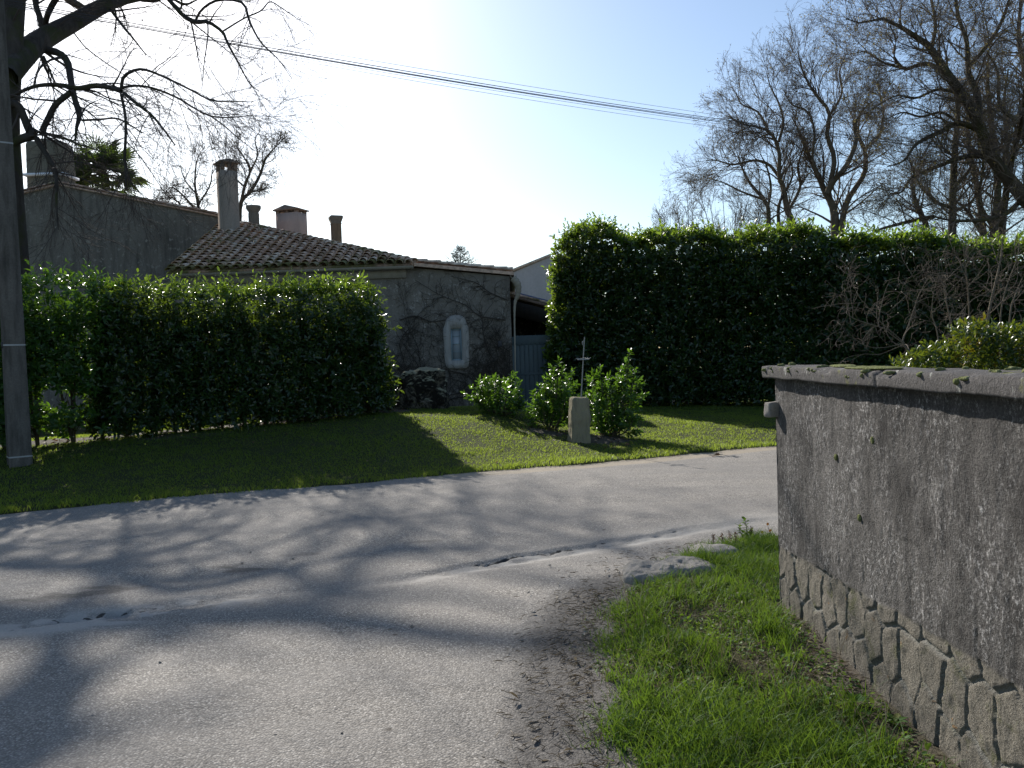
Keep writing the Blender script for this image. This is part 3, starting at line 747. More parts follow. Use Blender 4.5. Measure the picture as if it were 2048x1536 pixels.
# ------------------------------------------------------------------ utility pole and cables
px0 = A([-7.38, 12.05]); pz = float(lawn_z(A([px0[0]]), A([px0[1]]))[0])
pb = (px0[0], px0[1], pz)
pole = thing('utility_pole', 'tapered grey concrete utility pole standing by the laurel hedge', 'utility pole', pb)
def rotz(a): return A([[math.cos(a), -math.sin(a), 0], [math.sin(a), math.cos(a), 0], [0, 0, 1]])
PH = 8.6; pr = rotz(math.radians(38))
def pole_w(z): return .150-.056*(z/PH)
mb = MB()
def ring(z, prof): return (A([[x*pole_w(z), y*pole_w(z), 0] for x, y in prof]) @ pr.T)+A([pb[0], pb[1], pb[2]+z])
prof = [(-1,-.9),(-.9,-1),(.9,-1),(1,-.9),(1,-.62),(.66,-.5),(.66,.5),(1,.62),(1,.9),(.9,1),(-.9,1),(-1,.9),(-1,.62),(-.66,.5),(-.66,-.5),(-1,-.62)]
zs = np.linspace(-.25, PH, 26); np_ = len(prof)
mb.add(np.vstack([ring(z, prof) for z in zs]), [[k*np_+i, k*np_+(i+1) % np_, (k+1)*np_+(i+1) % np_, (k+1)*np_+i] for k in range(25) for i in range(np_)])
mb.add(np.vstack([ring(PH, prof), [[pb[0], pb[1], pb[2]+PH+.02]]]), T=[[i, (i+1) % np_, np_] for i in range(np_)])
mb.build('shaft', M['concrete'], pole, pb)
def strap(z, m):
    mb = MB(); w = pole_w(z)*1.02
    for zz_, hh in ((z, .022),):
        pf = [(-1,-.9),(-.9,-1),(.9,-1),(1,-.9),(1,.9),(.9,1),(-.9,1),(-1,.9)]
        V = np.vstack([(A([[x*w, y*w, 0] for x, y in pf]) @ pr.T)+A([pb[0], pb[1], pb[2]+q_]) for q_ in (z-hh/2, z+hh/2)])
        mb.add(V, [[i, (i+1) % 8, 8+(i+1) % 8, 8+i] for i in range(8)])
    return mb.build('strap', m, pole, pb)
for py in (912, 690, 287): strap((W(40, py, 12.05)[2]-pz), M['galv'])
mb = MB(); z = W(12, 690, 12)[2]; mb.box(A([pb[0]-.075, pb[1]-.115, z]), (.06, .05, .09), pr); bevel(mb.build('clamp', M['cable'], pole, pb), .008)
mb = MB(); z = W(0, -30, 12)[2]; mb.box(A([pb[0]+.05, pb[1], z]), (.9, .07, .09), rotz(math.radians(-32))); mb.build('crossarm', M['galv'], pole, pb)

cab = [  # pixels each cable passes, radius in m
    ([(300,42),(620,103),(1000,163),(1300,208),(1440,232),(1640,258)], 0.0035),
    ([(210,35),(540,98),(1000,172),(1300,217),(1440,240),(1640,263)], 0.0069),
    ([(215,40),(540,103),(1000,175),(1300,221),(1440,243),(1640,265)], 0.0058),
    ([(205,44),(540,101),(1000,177),(1300,224),(1440,246),(1640,268)], 0.0081),
    ([(260,56),(560,110),(1000,181),(1300,228),(1440,250),(1640,272)], 0.0035),
    ([(290,66),(640,129),(1000,188),(1300,237),(1440,257),(1640,279)], 0.0035)]
cl = ['thin topmost cable of the bundle crossing the sky', 'thick black cable just under the topmost thin one', 'black cable in the middle of the bundle crossing the sky',
      'thickest black cable below the middle of the bundle', 'thin cable just below the thick black ones', 'thin lowest cable hanging apart below the bundle']
pA = A([px0[0]+.1, px0[1]]); pB = A([19.5, 29.0])
for k, (pts, rad) in enumerate(cab):
    tt = []; zz_ = []
    for p in pts:
        d_ = ray(*p)  # crossing of the sight line with the vertical plane of the line
        n_ = A([-(pB-pA)[1], (pB-pA)[0]]); s_ = (n_ @ pA)/(n_ @ d_[:2]); q_ = EYE+d_*s_
        tt.append((q_[0]-pA[0])/(pB-pA)[0]); zz_.append(q_[2])
    co = np.polyfit(tt, zz_, 2); t = np.linspace(0, 1, 60)
    P_ = np.stack([pA[0]+(pB-pA)[0]*t, pA[1]+(pB-pA)[1]*t, np.polyval(co, t)], 1)
    mb = MB(); mb.tube(P_, rad, 6)
    o = mb.build('overhead_cable', M['cable'], None, P_[0], smooth=True)
    tag(o, cl[k], 'cable', 'overhead cables crossing the sky')

# ------------------------------------------------------------------ tiles
def half_tile(mb, p0, p1, r0, r1, upv, rnd, moss, n=7, thick=.016):
    """half-round clay tile from p0 (low end) to p1"""
    t = nrm(p1-p0); s_ = nrm(np.cross(t, upv)); u = np.cross(s_, t)
    th = np.linspace(0, PI, n)
    rows = []
    for p, r in ((p0, r0), (p1, r1)):
        for rr in (r, r-thick):
            rows.append(p+rr*(np.cos(th)[:, None]*s_+np.sin(th)[:, None]*.82*u))
    V = np.vstack(rows)
    Q = []
    for i in range(n-1):
        Q.append([i, i+1, 2*n+i+1, 2*n+i])            # outer
        Q.append([n+i+1, n+i, 3*n+i, 3*n+i+1])        # inner
        Q.append([i+1, i, n+i, n+i+1])                # low lip
    mb.add(V, Q, a=rnd)
    mb.moss = getattr(mb, 'moss', []); mb.moss.append(np.full(len(V), moss))
def tile_build(mb, name, parent, origin):
    Fs = [np.vstack(mb.Q)]
    if mb.T: Fs.append(np.vstack(mb.T))
    return build(name, np.vstack(mb.V), Fs, M['tile'], parent, origin, {'rnd': np.concatenate(mb.at), 'moss': np.concatenate(mb.moss)})

# ------------------------------------------------------------------ stone house with the hipped tile roof
YF = 22.5
E1 = W(335, 549, YF-.25); E2 = W(828, 521, YF-.25); CR = W(1019, 543, YF-.1); TP = W(481, 449, 30.0)
ze = (E1[2]+E2[2])/2; E1[2] = ze; E2[2] = ze
pA_ = (TP[2]-ze)/(TP[1]-E1[1])
xl, xr = E1[0]+.12, CR[0]
ho = (xl+4, YF, 0.0)
house = thing('stone_house', 'low old stone house with mossy clay tile roof behind the hedge', 'house', ho)
# wall: front face with the sloping top on the right, right side, back
def quad_prism(mb, pts, y0, y1):
    n = len(pts); V = A([[x, y, z] for y in (y0, y1) for x, z in pts])
    mb.add(V, [[i, (i+1) % n, n+(i+1) % n, n+i][::-1] for i in range(n)])
    c0 = V[:n].mean(0); c1 = V[n:].mean(0)
    mb.add(np.vstack([V[:n], c0]), T=[[i, (i+1) % n, n] for i in range(n)])
    mb.add(np.vstack([V[n:], c1]), T=[[(i+1) % n, i, n] for i in range(n)])
mb = MB(); xe = E2[0]
quad_prism(mb, [(xl, -.2), (xr, -.2), (xr, CR[2]-.12), (xe, ze-.10), (xl, ze-.10)], YF, 34)
quad_prism(mb, [(xl, ze-.13), (xe, ze-.13), (TP[0], TP[2]-.2), (xl, TP[2]-.2)], 30.2, 34)
mb.build('wall', M['house'], house, ho)
mb = MB(); mb.box(((xl+xe)/2-.1, YF-.03, ze-.24), (xe-xl-.3, .10, .24)); mb.build('cornice', M['gutter'], house, ho)
# roof A: bed plus canal tiles
mb = MB(); r2 = np.random.default_rng(3)
bed = A([E1+[0, 0, .0], E2+[0, 0, .0], TP+[.0, 0, .0], TP+[-.75, 0, 0]])
def zA(y): return ze+pA_*(y-E1[1])
mb.add(np.vstack([bed+[0, 0, -.01], bed+[0, 0, -.07]]), [[0,1,2,3],[7,6,5,4],[0,4,5,1],[1,5,6,2],[2,6,7,3],[3,7,4,0]], a=.15); mb.moss = [np.full(8, .5)]
sp = .262; ex_ = .37; upn = nrm(A([0, -pA_, 1.0]))
hx = lambda y: E2[0]+(TP[0]-E2[0])*(y-E2[1])/(TP[1]-E2[1])
lx = lambda y: E1[0]+(TP[0]-.75-E1[0])*(y-E1[1])/(TP[1]-E1[1])
nc = int((E2[0]-E1[0])/sp)+1
for c_ in range(nc+1):
    x0 = E1[0]+.06+c_*sp; jit = (r2.random()-.5)*.10
    for rw in range(30):
        y0 = E1[1]-.09+jit*.6+rw*ex_; y1 = y0+.46
        if y0+.15 > TP[1]: break
        xx = x0+(lx(y0)-E1[0])*(1-c_/nc)
        if xx > hx(y0+.05)-.04: break
        dx_ = (r2.random(2)-.5)*.022
        p0 = A([xx+dx_[0], y0+(r2.random()-.5)*.05, zA(y0)+.045+.022*r2.random()]); p1 = A([xx+dx_[1], y1, zA(y1)+.004])
        half_tile(mb, p0, p1, .115+.008*r2.random(), .090, upn, r2.random(), .7 if rw == 0 else (.4 if rw < 3 else .08)*r2.random()+.2*(c_ < 8))
# hip tiles
hd = TP-E2; hl = np.linalg.norm(hd); hu = nrm(np.cross(np.cross(hd, [0, 0, 1]), hd))
for k in range(int(hl/.36)):
    p0 = E2+hd*(k*.36-.05)/hl+[0, 0, .055+.012*r2.random()]; p1 = E2+hd*(k*.36+.40)/hl+[0, 0, .03]
    half_tile(mb, p0, p1, .125, .10, hu, r2.random(), .6*r2.random())
# right hand verge: tiles stepping down to the right, several rows deep
n_h = 40; mb.tube(E2[None]+hd[None]*np.linspace(0, 1, n_h)[:, None]+A([0, .02, .0]), .095, 8, a=.1); mb.moss.append(np.zeros(n_h*8+18))
va = A([xe-.05, YF-.12, ze+.06]); vb = A([CR[0]+.10, YF-.12, CR[2]]); vd_ = vb-va; vl = np.linalg.norm(vd_)
for row in range(5):
    for k in range(int(vl/.37)+1):
        p1 = va+vd_*(k*.37-.05)/vl; p0 = va+vd_*min(k*.37+.40, vl)/vl
        off = A([0, .05+row*.2, .03]); half_tile(mb, p0+off+A([0, 0, .02+.008*r2.random()]), p1+off+A([0, 0, -.004]), .088, .075, A([0, 0, 1.]), .3+.7*r2.random(), .2*r2.random())
# back slope, swept straight back from the hip and the verge
bs = A([[TP[0], TP[1], TP[2]], [E2[0], E2[1], ze+.02], [CR[0]+.12, YF-.1, CR[2]-.01]])
bk = bs.copy(); bk[:, 1] = 36
mb.add(np.vstack([bs, bk]), [[0, 1, 4, 3], [1, 2, 5, 4]], a=.4); mb.moss.append(np.zeros(6))
mb.add(np.vstack([bs, bk])-[0, 0, .09], [[3, 4, 1, 0], [4, 5, 2, 1]], a=.1); mb.moss.append(np.zeros(6))
q_ = np.vstack([bs[1:], bs[1:]-[0, 0, .09]]); mb.add(q_, [[2, 3, 1, 0]], a=.5); mb.moss.append(np.zeros(4))
roofA = tile_build(mb, 'roof', house, ho)
# gutter along the eave
def half_gutter(mb, a, b, r, n=9):
    a, b = A(a), A(b); t = nrm(b-a); s_ = nrm(np.cross(t, [0, 0, 1.])); th = np.linspace(PI, 2*PI, n)
    rows = [p+rr*(np.cos(th)[:, None]*s_+np.sin(th)[:, None]*A([0, 0, 1.])) for p in (a, b) for rr in (r, r-.008)]
    V = np.vstack(rows); Q = []
    for i in range(n-1): Q += [[i, 2*n+i, 2*n+i+1, i+1], [n+i+1, 3*n+i+1, 3*n+i, n+i], [i, i+1, n+i+1, n+i], [2*n+i+1, 2*n+i, 3*n+i, 3*n+i+1]]
    mb.add(V, Q)
mb = MB(); half_gutter(mb, (E1[0]+.02, E1[1]-.10, ze-.09), (E2[0]-.02, E2[1]-.10, ze-.075), .075)
mb.build('gutter', M['gutter'], house, ho, smooth=False)
mb = MB(); half_gutter(mb, (CR[0]+.10, YF-.25, CR[2]-.10), (CR[0]+.10, 33, CR[2]-.06), .085)
mb.build('gutter', M['gutter'], house, ho)
pts = [W(1026, 556, YF-.2), W(1034, 566, YF-.2), W(1037, 578, YF-.15), W(1035, 592, YF-.1), W(1030, 606, YF-.05), W(1029, 640, YF-.05), W(1030, 700, YF-.05), W(1031, 800, YF-.05)]
P_, R_ = resample(pts, [.10, .10, .085, .065, .04, .025, .022, .022], 40); mb = MB(); mb.tube(P_, R_*(1+.10*np.sin(np.arange(40)*2.1)), 10)
mb.build('downpipe', M['gutter'], house, ho, smooth=True)
# window
c = W(913, 689, YF); s_ = YF/F
win = build('window', A([[0, 0, 0]]*4), A([[0, 1, 2, 3]]), M['glass'])  # replaced just below
bpy.data.objects.remove(win)
wx, wz = c[0], c[2]; ow, oh = .30, .88
def outline(w, h, n, seed, arch):
    th = np.linspace(0, 2*PI, n, endpoint=False); p = 8.
    cx_, cz_ = np.cos(th), np.sin(th); L = (np.abs(cx_)**p+np.abs(cz_)**p)**(1/p)
    x = cx_/L*w/2; z = cz_/L*h/2; k = fbm(np.cos(th)*3+9, np.sin(th)*3+9, seed=seed)-.5
    return x*(1+.10*k)*(1-.12*(z > h*.30)), z*(1+.06*k)+arch*np.where(z > 0, .09*(1-(2*x/w)**2), 0)
ox, oz = outline(.70, 1.40, 48, 4, 1); th = np.linspace(0, 2*PI, 48, endpoint=False)
p = 40.; L = (np.abs(np.cos(th))**p+np.abs(np.sin(th))**p)**(1/p); ix, iz = np.cos(th)/L*ow/2, np.sin(th)/L*oh/2
mb = MB(); V = []
for x_, z_, yv in ((ox, oz+.03, YF+.01), (ox*.98, oz*.985+.03, YF-.085), (ix, iz, YF-.085), (ix, iz, YF+.01)):
    V.append(np.stack([wx+x_, np.full(48, yv)+(fbm(x_*9+4, z_*9+4, seed=6)-.5)*.02*(x_ is not ix), wz+z_], 1))
Q = [[k*48+i, k*48+(i+1) % 48, (k+1)*48+(i+1) % 48, (k+1)*48+i] for k in range(3) for i in range(48)]
mb.add(np.vstack(V), Q); sur = mb.build('window_surround', M['surround'], house, ho)
mb = MB(); fw = .035
for sx in (-1, 1): mb.box((wx+sx*(ow/2-fw/2), YF-.015, wz), (fw, .04, oh))
for sz_ in (-1, 1): mb.box((wx, YF-.017, wz+sz_*(oh/2-fw/2)), (ow-2*fw-.002, .036, fw))
mb.box((wx, YF-.016, wz+.02), (ow-2*fw-.002, .026, .028)); mb.box((wx, YF-.012, wz+.23), (ow-2*fw-.002, .015, .014)); mb.box((wx, YF-.012, wz-.2), (ow-2*fw-.002, .015, .014))
win = mb.build('window', M['frame_paint'], house, ho)
mb = MB(); mb.box((0, 0, 0), (ow-.01, .006, oh-.01)); pane = mb.build('pane', M['glass'], win); pane.location = (wx-ho[0], YF-.003-ho[1], wz-ho[2])
mb = MB(); z = W(1000, 688, YF); mb.box((z[0], YF-.04, z[2]), (.11, .08, .17)); bevel(mb.build('letter_box', M['cable'], house, ho), .01)
# tall chimney on the roof, turned to the front
def chimney(parent, org, c, w, d_, z0, z1, zt, rot, mat, cap='tile', name='chimney'):
    R_ = rotz(rot); mb = MB()
    n = 10
    zs = np.linspace(z0, z1, n)
    pf = A([[-w/2, -d_/2, 0], [w/2, -d_/2, 0], [w/2, d_/2, 0], [-w/2, d_/2, 0]]) @ R_.T
    mb.add(np.vstack([pf+A([c[0], c[1], z]) for z in zs]), [[k*4+i, k*4+(i+1) % 4, k*4+4+(i+1) % 4, k*4+4+i] for k in range(n-1) for i in range(4)]+[[(n-1)*4+i for i in range(4)]])
    o = mb.build(name, mat, parent, org)
    if zt > z1:
        mb = MB(); t = min(w, d_)*.2
        for sx in (-1, 1):
            for sy in (-1, 1): mb.box(A([c[0], c[1], (z1+zt)/2])+R_ @ A([sx*(w/2-t/2), sy*(d_/2-t/2), 0]), (t, t, zt-z1-.004), R_)
        mb.box(A([c[0], c[1], (z1+zt)/2])+R_ @ A([0, -d_/2+t/2, 0]), (t*.8, t*.8, zt-z1-.004), R_)
        k = .08
        b = A([[-w/2-k, -d_/2-k, zt], [w/2+k, -d_/2-k, zt], [w/2+k, d_/2+k, zt], [-w/2-k, d_/2+k, zt]]); tp = b+[0, 0, .05]
        ri = A([[0, -d_/2-k, zt+.05+w*.16], [0, d_/2+k, zt+.05+w*.16]])
        V = (np.vstack([b, tp, ri])) @ R_.T+A([c[0], c[1], 0])
        mb.add(V, [[3,2,1,0],[0,1,5,4],[1,2,6,5],[2,3,7,6],[3,0,4,7],[5,6,9,8],[7,4,8,9]], [[4,5,8],[6,7,9]])
        cp = mb.build('cap', M['tile_plain'], o)
        cp.location = tuple(-A(org))
    return o
def top(px, py, Y): return W(px, py, Y)[2]
c = W(456, 400, 28.6)
ch = chimney(house, ho, c, .56, .56, zA(28.6)-.3, top(456, 344, 28.6), top(456, 329, 28.6), math.radians(38), M['chimney'])
# chimneys of the far slope, rising behind the hip
c = W(507, 420, 33); mb = MB()
mb.lathe((c[0], c[1], 0), [(.0, 4.0), (.22, 4.0), (.22, top(507, 428, 33)), (.20, top(507, 425, 33)), (.30, top(507, 417, 33)), (.30, top(507, 412, 33)), (.0, top(507, 412, 33))], 12)
mb.build('chimney', M['old_chimney'], house, ho)
c = W(583, 440, 33.5); chimney(house, ho, c, 1.02, .7, 4.0, top(583, 428, 33.5), top(583, 423, 33.5), math.radians(-20), M['pink_chimney'])
c = W(672, 455, 33); mb = MB()
def sq(mb, c, prof, rot):
    R_ = rotz(rot)
    pf = A([[-1, -1, 0], [1, -1, 0], [1, 1, 0], [-1, 1, 0]]) @ R_.T
    n = len(prof); mb.add(np.vstack([pf*[r, r, 0]+A([c[0], c[1], z]) for r, z in prof]), [[k*4+i, k*4+(i+1) % 4, k*4+4+(i+1) % 4, k*4+4+i] for k in range(n-1) for i in range(4)]+[[4*(n-1)+i for i in range(4)]])
sq(mb, c, [(.18, 3.6), (.18, top(672, 449, 33)), (.20, top(672, 448, 33)), (.18, top(672, 446, 33)), (.245, top(672, 437, 33)), (.245, top(672, 433, 33)), (.20, top(672, 432, 33))], math.radians(25))
mb.build('chimney', M['old_chimney'], house, ho)

# ------------------------------------------------------------------ big rendered house behind, gable end on
GY = 30.3
pk = W(118, 366, GY); r_ = W(470, 436, GY); l_ = W(30, 392, GY)
sl = (pk[2]-l_[2])/(pk[0]-l_[0])
xL = pk[0]-7.0; zL = pk[2]-sl*7.0*.8
go = (pk[0], GY, 0)
big = thing('gable_house', 'large grey rendered gable wall of the house rising at left behind the hedge', 'house', go)
mb = MB(); quad_prism(mb, [(xL, -.2), (r_[0], -.2), (r_[0], r_[2]-.08), (pk[0], pk[2]-.08), (xL, zL-.08)], GY, GY+11)
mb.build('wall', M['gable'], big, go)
mb = MB(); mb.moss = []
for a, b in ((pk, r_), (pk, A([xL, GY, zL]))):
    a = A([a[0], 0, a[2]]); b = A([b[0], 0, b[2]]); dv = b-a; ln = np.linalg.norm(dv)
    V = A([a+[0, GY-.1, -.03], b+[0, GY-.1, -.03], b+[0, GY+11.1, -.03], a+[0, GY+11.1, -.03]]); V = np.vstack([V, V-[0, 0, .06]])
    mb.add(V, [[0,1,2,3],[7,6,5,4],[0,4,5,1],[1,5,6,2],[2,6,7,3],[3,7,4,0]], a=.4); mb.moss.append(np.zeros(8))
    for row in range(4):
        for k in range(int(ln/.37)):
            p1 = a+dv*(k*.37-.04)/ln; p0 = a+dv*(k*.37+.40)/ln; off = A([0, GY-.05+row*.2, .0])
            half_tile(mb, p0+off+A([0, 0, .025+.01*r2.random()]), p1+off, .088, .075, A([0, 0, 1.]), r2.random(), .4*r2.random())
tile_build(mb, 'roof', big, go)
c0 = W(60, 330, GY+.6); c1 = W(147, 330, GY+.6); cw = c1[0]-c0[0]
mb = MB(); rough_block(mb, ((c0[0]+c1[0])/2-.12, GY+.75, pk[2]-1.0), (cw*.86, .95, top(100, 284, GY+.6)-pk[2]+1.0), 30, .05, 2.2, .02, 0, 71, rnd=.16)
chb = mb.build('chimney', M['old_chimney'], big, go, smooth=False)
mb = MB(); z = top(100, 345, GY); mb.box(((c0[0]+c1[0])/2-.1, GY+.72, z), (cw*.93, 1.12, .09)); b_ = mb.build('flashing', M['white_paint'], chb); b_.location = tuple(-A(go))
mb = MB(); zt_ = top(100, 284, GY+.6); mb.box((c0[0]+cw*.36, GY+.7, zt_+.02), (.5, .5, .16), rotz(.2)); b_ = mb.build('cap', M['old_chimney'], chb); b_.location = tuple(-A(go))

# ------------------------------------------------------------------ pale house and shed beyond the gate
po = W(1060, 560, 42); po = (po[0], 42, 0)
wh = thing('pale_house', 'pale grey rendered house end showing between the stone house and the tall hedge', 'house', po)
a = W(1016, 549, 42); b = W(1090, 518, 42); dv = (b-a)/(b[0]-a[0])
far = b+dv*.3; mb = MB(); quad_prism(mb, [(a[0], -.2), (far[0]+2.2, -.2), (far[0]+2.2, a[2]), (far[0], far[2]), (a[0], a[2])], 42, 50); mb.build('wall', M['white_house'], wh, po)
mb = MB(); mb.moss = []
V = A([a+[-.1, -.12, .02], far+[0, -.12, .02], far+[0, 8, .02], a+[-.1, 8, .02]]); V = np.vstack([V, V+[0, 0, .13]])
mb.add(V, [[3,2,1,0],[4,5,6,7],[0,1,5,4],[1,2,6,5],[2,3,7,6],[3,0,4,7]], a=.9); mb.moss.append(np.zeros(8)); tile_build(mb, 'roof', wh, po)
so = W(1060, 700, 27); so = (so[0], 27.5, 0)
shed = thing('tiled_shed', 'dark lean-to shed with tile roof behind the blue grey gate', 'shed', so)
a = W(1010, 582, 27); b = W(1100, 605, 27); dv = (b-a)/(b[0]-a[0]); lo = b+dv*3
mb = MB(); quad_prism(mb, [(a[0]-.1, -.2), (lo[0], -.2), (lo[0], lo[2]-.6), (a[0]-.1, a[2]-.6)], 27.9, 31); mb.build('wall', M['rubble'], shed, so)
mb = MB(); mb.moss = []
V = A([a+[0, 0, -.15], lo+[0, 0, -.15], lo+[0, 4, -.15], a+[0, 4, -.15]]); V = np.vstack([V, V+[0, 0, .08]])
mb.add(V, [[3,2,1,0],[4,5,6,7],[0,1,5,4],[1,2,6,5],[2,3,7,6],[3,0,4,7]], a=.3); mb.moss.append(np.zeros(8))
for row in range(5):
    for k in range(16):
        p1 = a+dv*(k*.36); p0 = a+dv*(k*.36+.4); off = A([0, .05+row*.2, -.06]); half_tile(mb, p0+off+[0, 0, .02], p1+off, .09, .075, A([0, 0, 1.]), r2.random(), .3)
tile_build(mb, 'roof', shed, so)
mb = MB(); V = A([a+[0, 1.2, .10], lo+[0, 1.2, .10], lo+[0, 1.3, .10], a+[0, 1.3, .10]]); mb.hexa(V, V+[0, 0, .06]); mb.build('flashing', M['blue_tarp'], shed, so)
mb = MB(); V = A([a+[0, .02, -.75], lo+[0, .02, -.75], lo+[0, .14, -.75], a+[0, .14, -.75]]); mb.hexa(V, V+[0, 0, .5]); mb.build('fascia', M['wood_dark'], shed, so)

# ------------------------------------------------------------------ gate
gy_ = 24.4; gl = W(1020, 672, gy_); gz = .12; gh = gl[2]-gz; gw = 2.05
gt = thing('gate', 'blue grey metal driveway gate half hidden by hedge and bushes', 'gate', (gl[0]+gw/2, gy_, gz)); go_ = (gl[0]+gw/2, gy_, gz)
mb = MB(); nb = 15
for k in range(nb):
    w_ = gw/nb; h_ = gh-(.05 if k == 0 else 0)
    mb.box((gl[0]+(k+.5)*w_, gy_, gz+.05+h_/2-.025), (w_-.007, .03, h_-.05))
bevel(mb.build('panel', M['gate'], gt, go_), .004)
mb = MB()
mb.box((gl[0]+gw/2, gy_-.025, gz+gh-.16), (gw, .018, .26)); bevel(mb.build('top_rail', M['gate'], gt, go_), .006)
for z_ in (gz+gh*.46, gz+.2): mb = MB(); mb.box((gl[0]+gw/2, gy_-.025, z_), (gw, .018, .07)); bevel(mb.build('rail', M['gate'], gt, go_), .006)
for k in range(nb):
    mb = MB()
    mb.lathe((0, 0, 0), [(0, 0), (.014, .0), (.011, .012), (0, .015)], 8)
    V = mb.V[-1]; mb.V[-1] = A([gl[0]+(k+.5)*gw/nb, gy_-.035, gz+gh-.25])+V[:, [0, 2, 1]]*[1, -1, 1]
    mb.build('stud', M['cable'], gt, go_)

mb = MB(); mb.box((gl[0]-.05, gy_+.05, gz+gh/2), (.08, .1, gh+.1)); mb.build('post', M['wood_dark'], gt, go_)
mb = MB(); mb.box((gl[0]+.6, gy_-.45, .10), (1.6, .6, .16)); bevel(tag(mb.build('doorstep', M['rock'], None, (gl[0]+.6, gy_-.45, 0)), 'worn stone step in front of the blue grey gate', 'step'), .02)

# low stone wall end, standing stone, stake
a = W(800, 760, 17.5); b = W(892, 742, 17.5); z0 = float(lawn_z(A([b[0]]), A([17.5]))[0])-.1
so = ((a[0]+b[0])/2, 17.6, 0)
sw = thing('stone_wall', 'short mossy rubble stone wall stub beside the left hedge', 'wall', so)
mb = MB(); rough_block(mb, (b[0]-.50, 17.67, z0), (1.0, .48, b[2]-z0+.04), 70, .14, 4.2, .06, .06, 51, rnd=.26)
r2 = np.random.default_rng(8)
for k in range(13):
    ww_ = .16+.22*r2.random(); hh_ = .14+.2*r2.random()
    rough_block(mb, (b[0]-.95+.84*r2.random(), 17.48+.04*r2.random(), z0+(b[2]-z0-hh_)*r2.random()), (ww_, .16, hh_), 16, .035, 6, .05, (r2.random()-.5)*.5, int(r2.random()*90), rnd=.6)
rough_block(mb, (b[0]-1.45, 17.7, z0), (1.0, .45, b[2]-z0-.06), 36, .06, 3, .05, -.05, 52, rnd=.24)
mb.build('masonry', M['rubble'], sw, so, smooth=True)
c = W(1160, 879, 14.1); sz = float(lawn_z(A([c[0]]), A([14.1]))[0]); zt = top(1162, 795, 14.1)
mb = MB(); rough_block(mb, (c[0]-.02, 14.15, sz-.12), (.35, .30, zt-sz+.12), 44, .045, 4.5, .10, math.radians(10), 55, (.035, 0), rnd=.17)
stn = mb.build('standing_stone', M['block'], None, (c[0], 14.15, 0), smooth=True)
tag(stn, 'squat upright boundary stone on the lawn between two laurel bushes', 'stone')
mb = MB(); p0 = W(1162, 798, 14.15); p1 = W(1169, 674, 14.15); o_ = p0
stk = thing('metal_stake', 'thin grey metal rod with small crossbar standing on the boundary stone', 'rod', p0)
mb.tube([p0-[0, 0, .02], (p0+p1)/2, p1], [.011, .010, .008], 8); mb.build('rod', M['metal'], stk, o_, smooth=True)
q = W(1167, 719, 14.13); mb = MB(); mb.box(q, (.20, .04, .014), rotz(.1)); mb.tube([q+[-.13, 0, .018], q+[.13, .01, .022]], .005, 6); bevel(mb.build('crossbar', M['galv'], stk, o_), .004)
mb = MB(); q = W(1168, 686, 14.14); mb.tube([q+[-.025, 0, -.03], q+[-.03, 0, .02], q+[.005, 0, .04]], .006, 6); mb.build('hook', M['galv'], stk, o_)

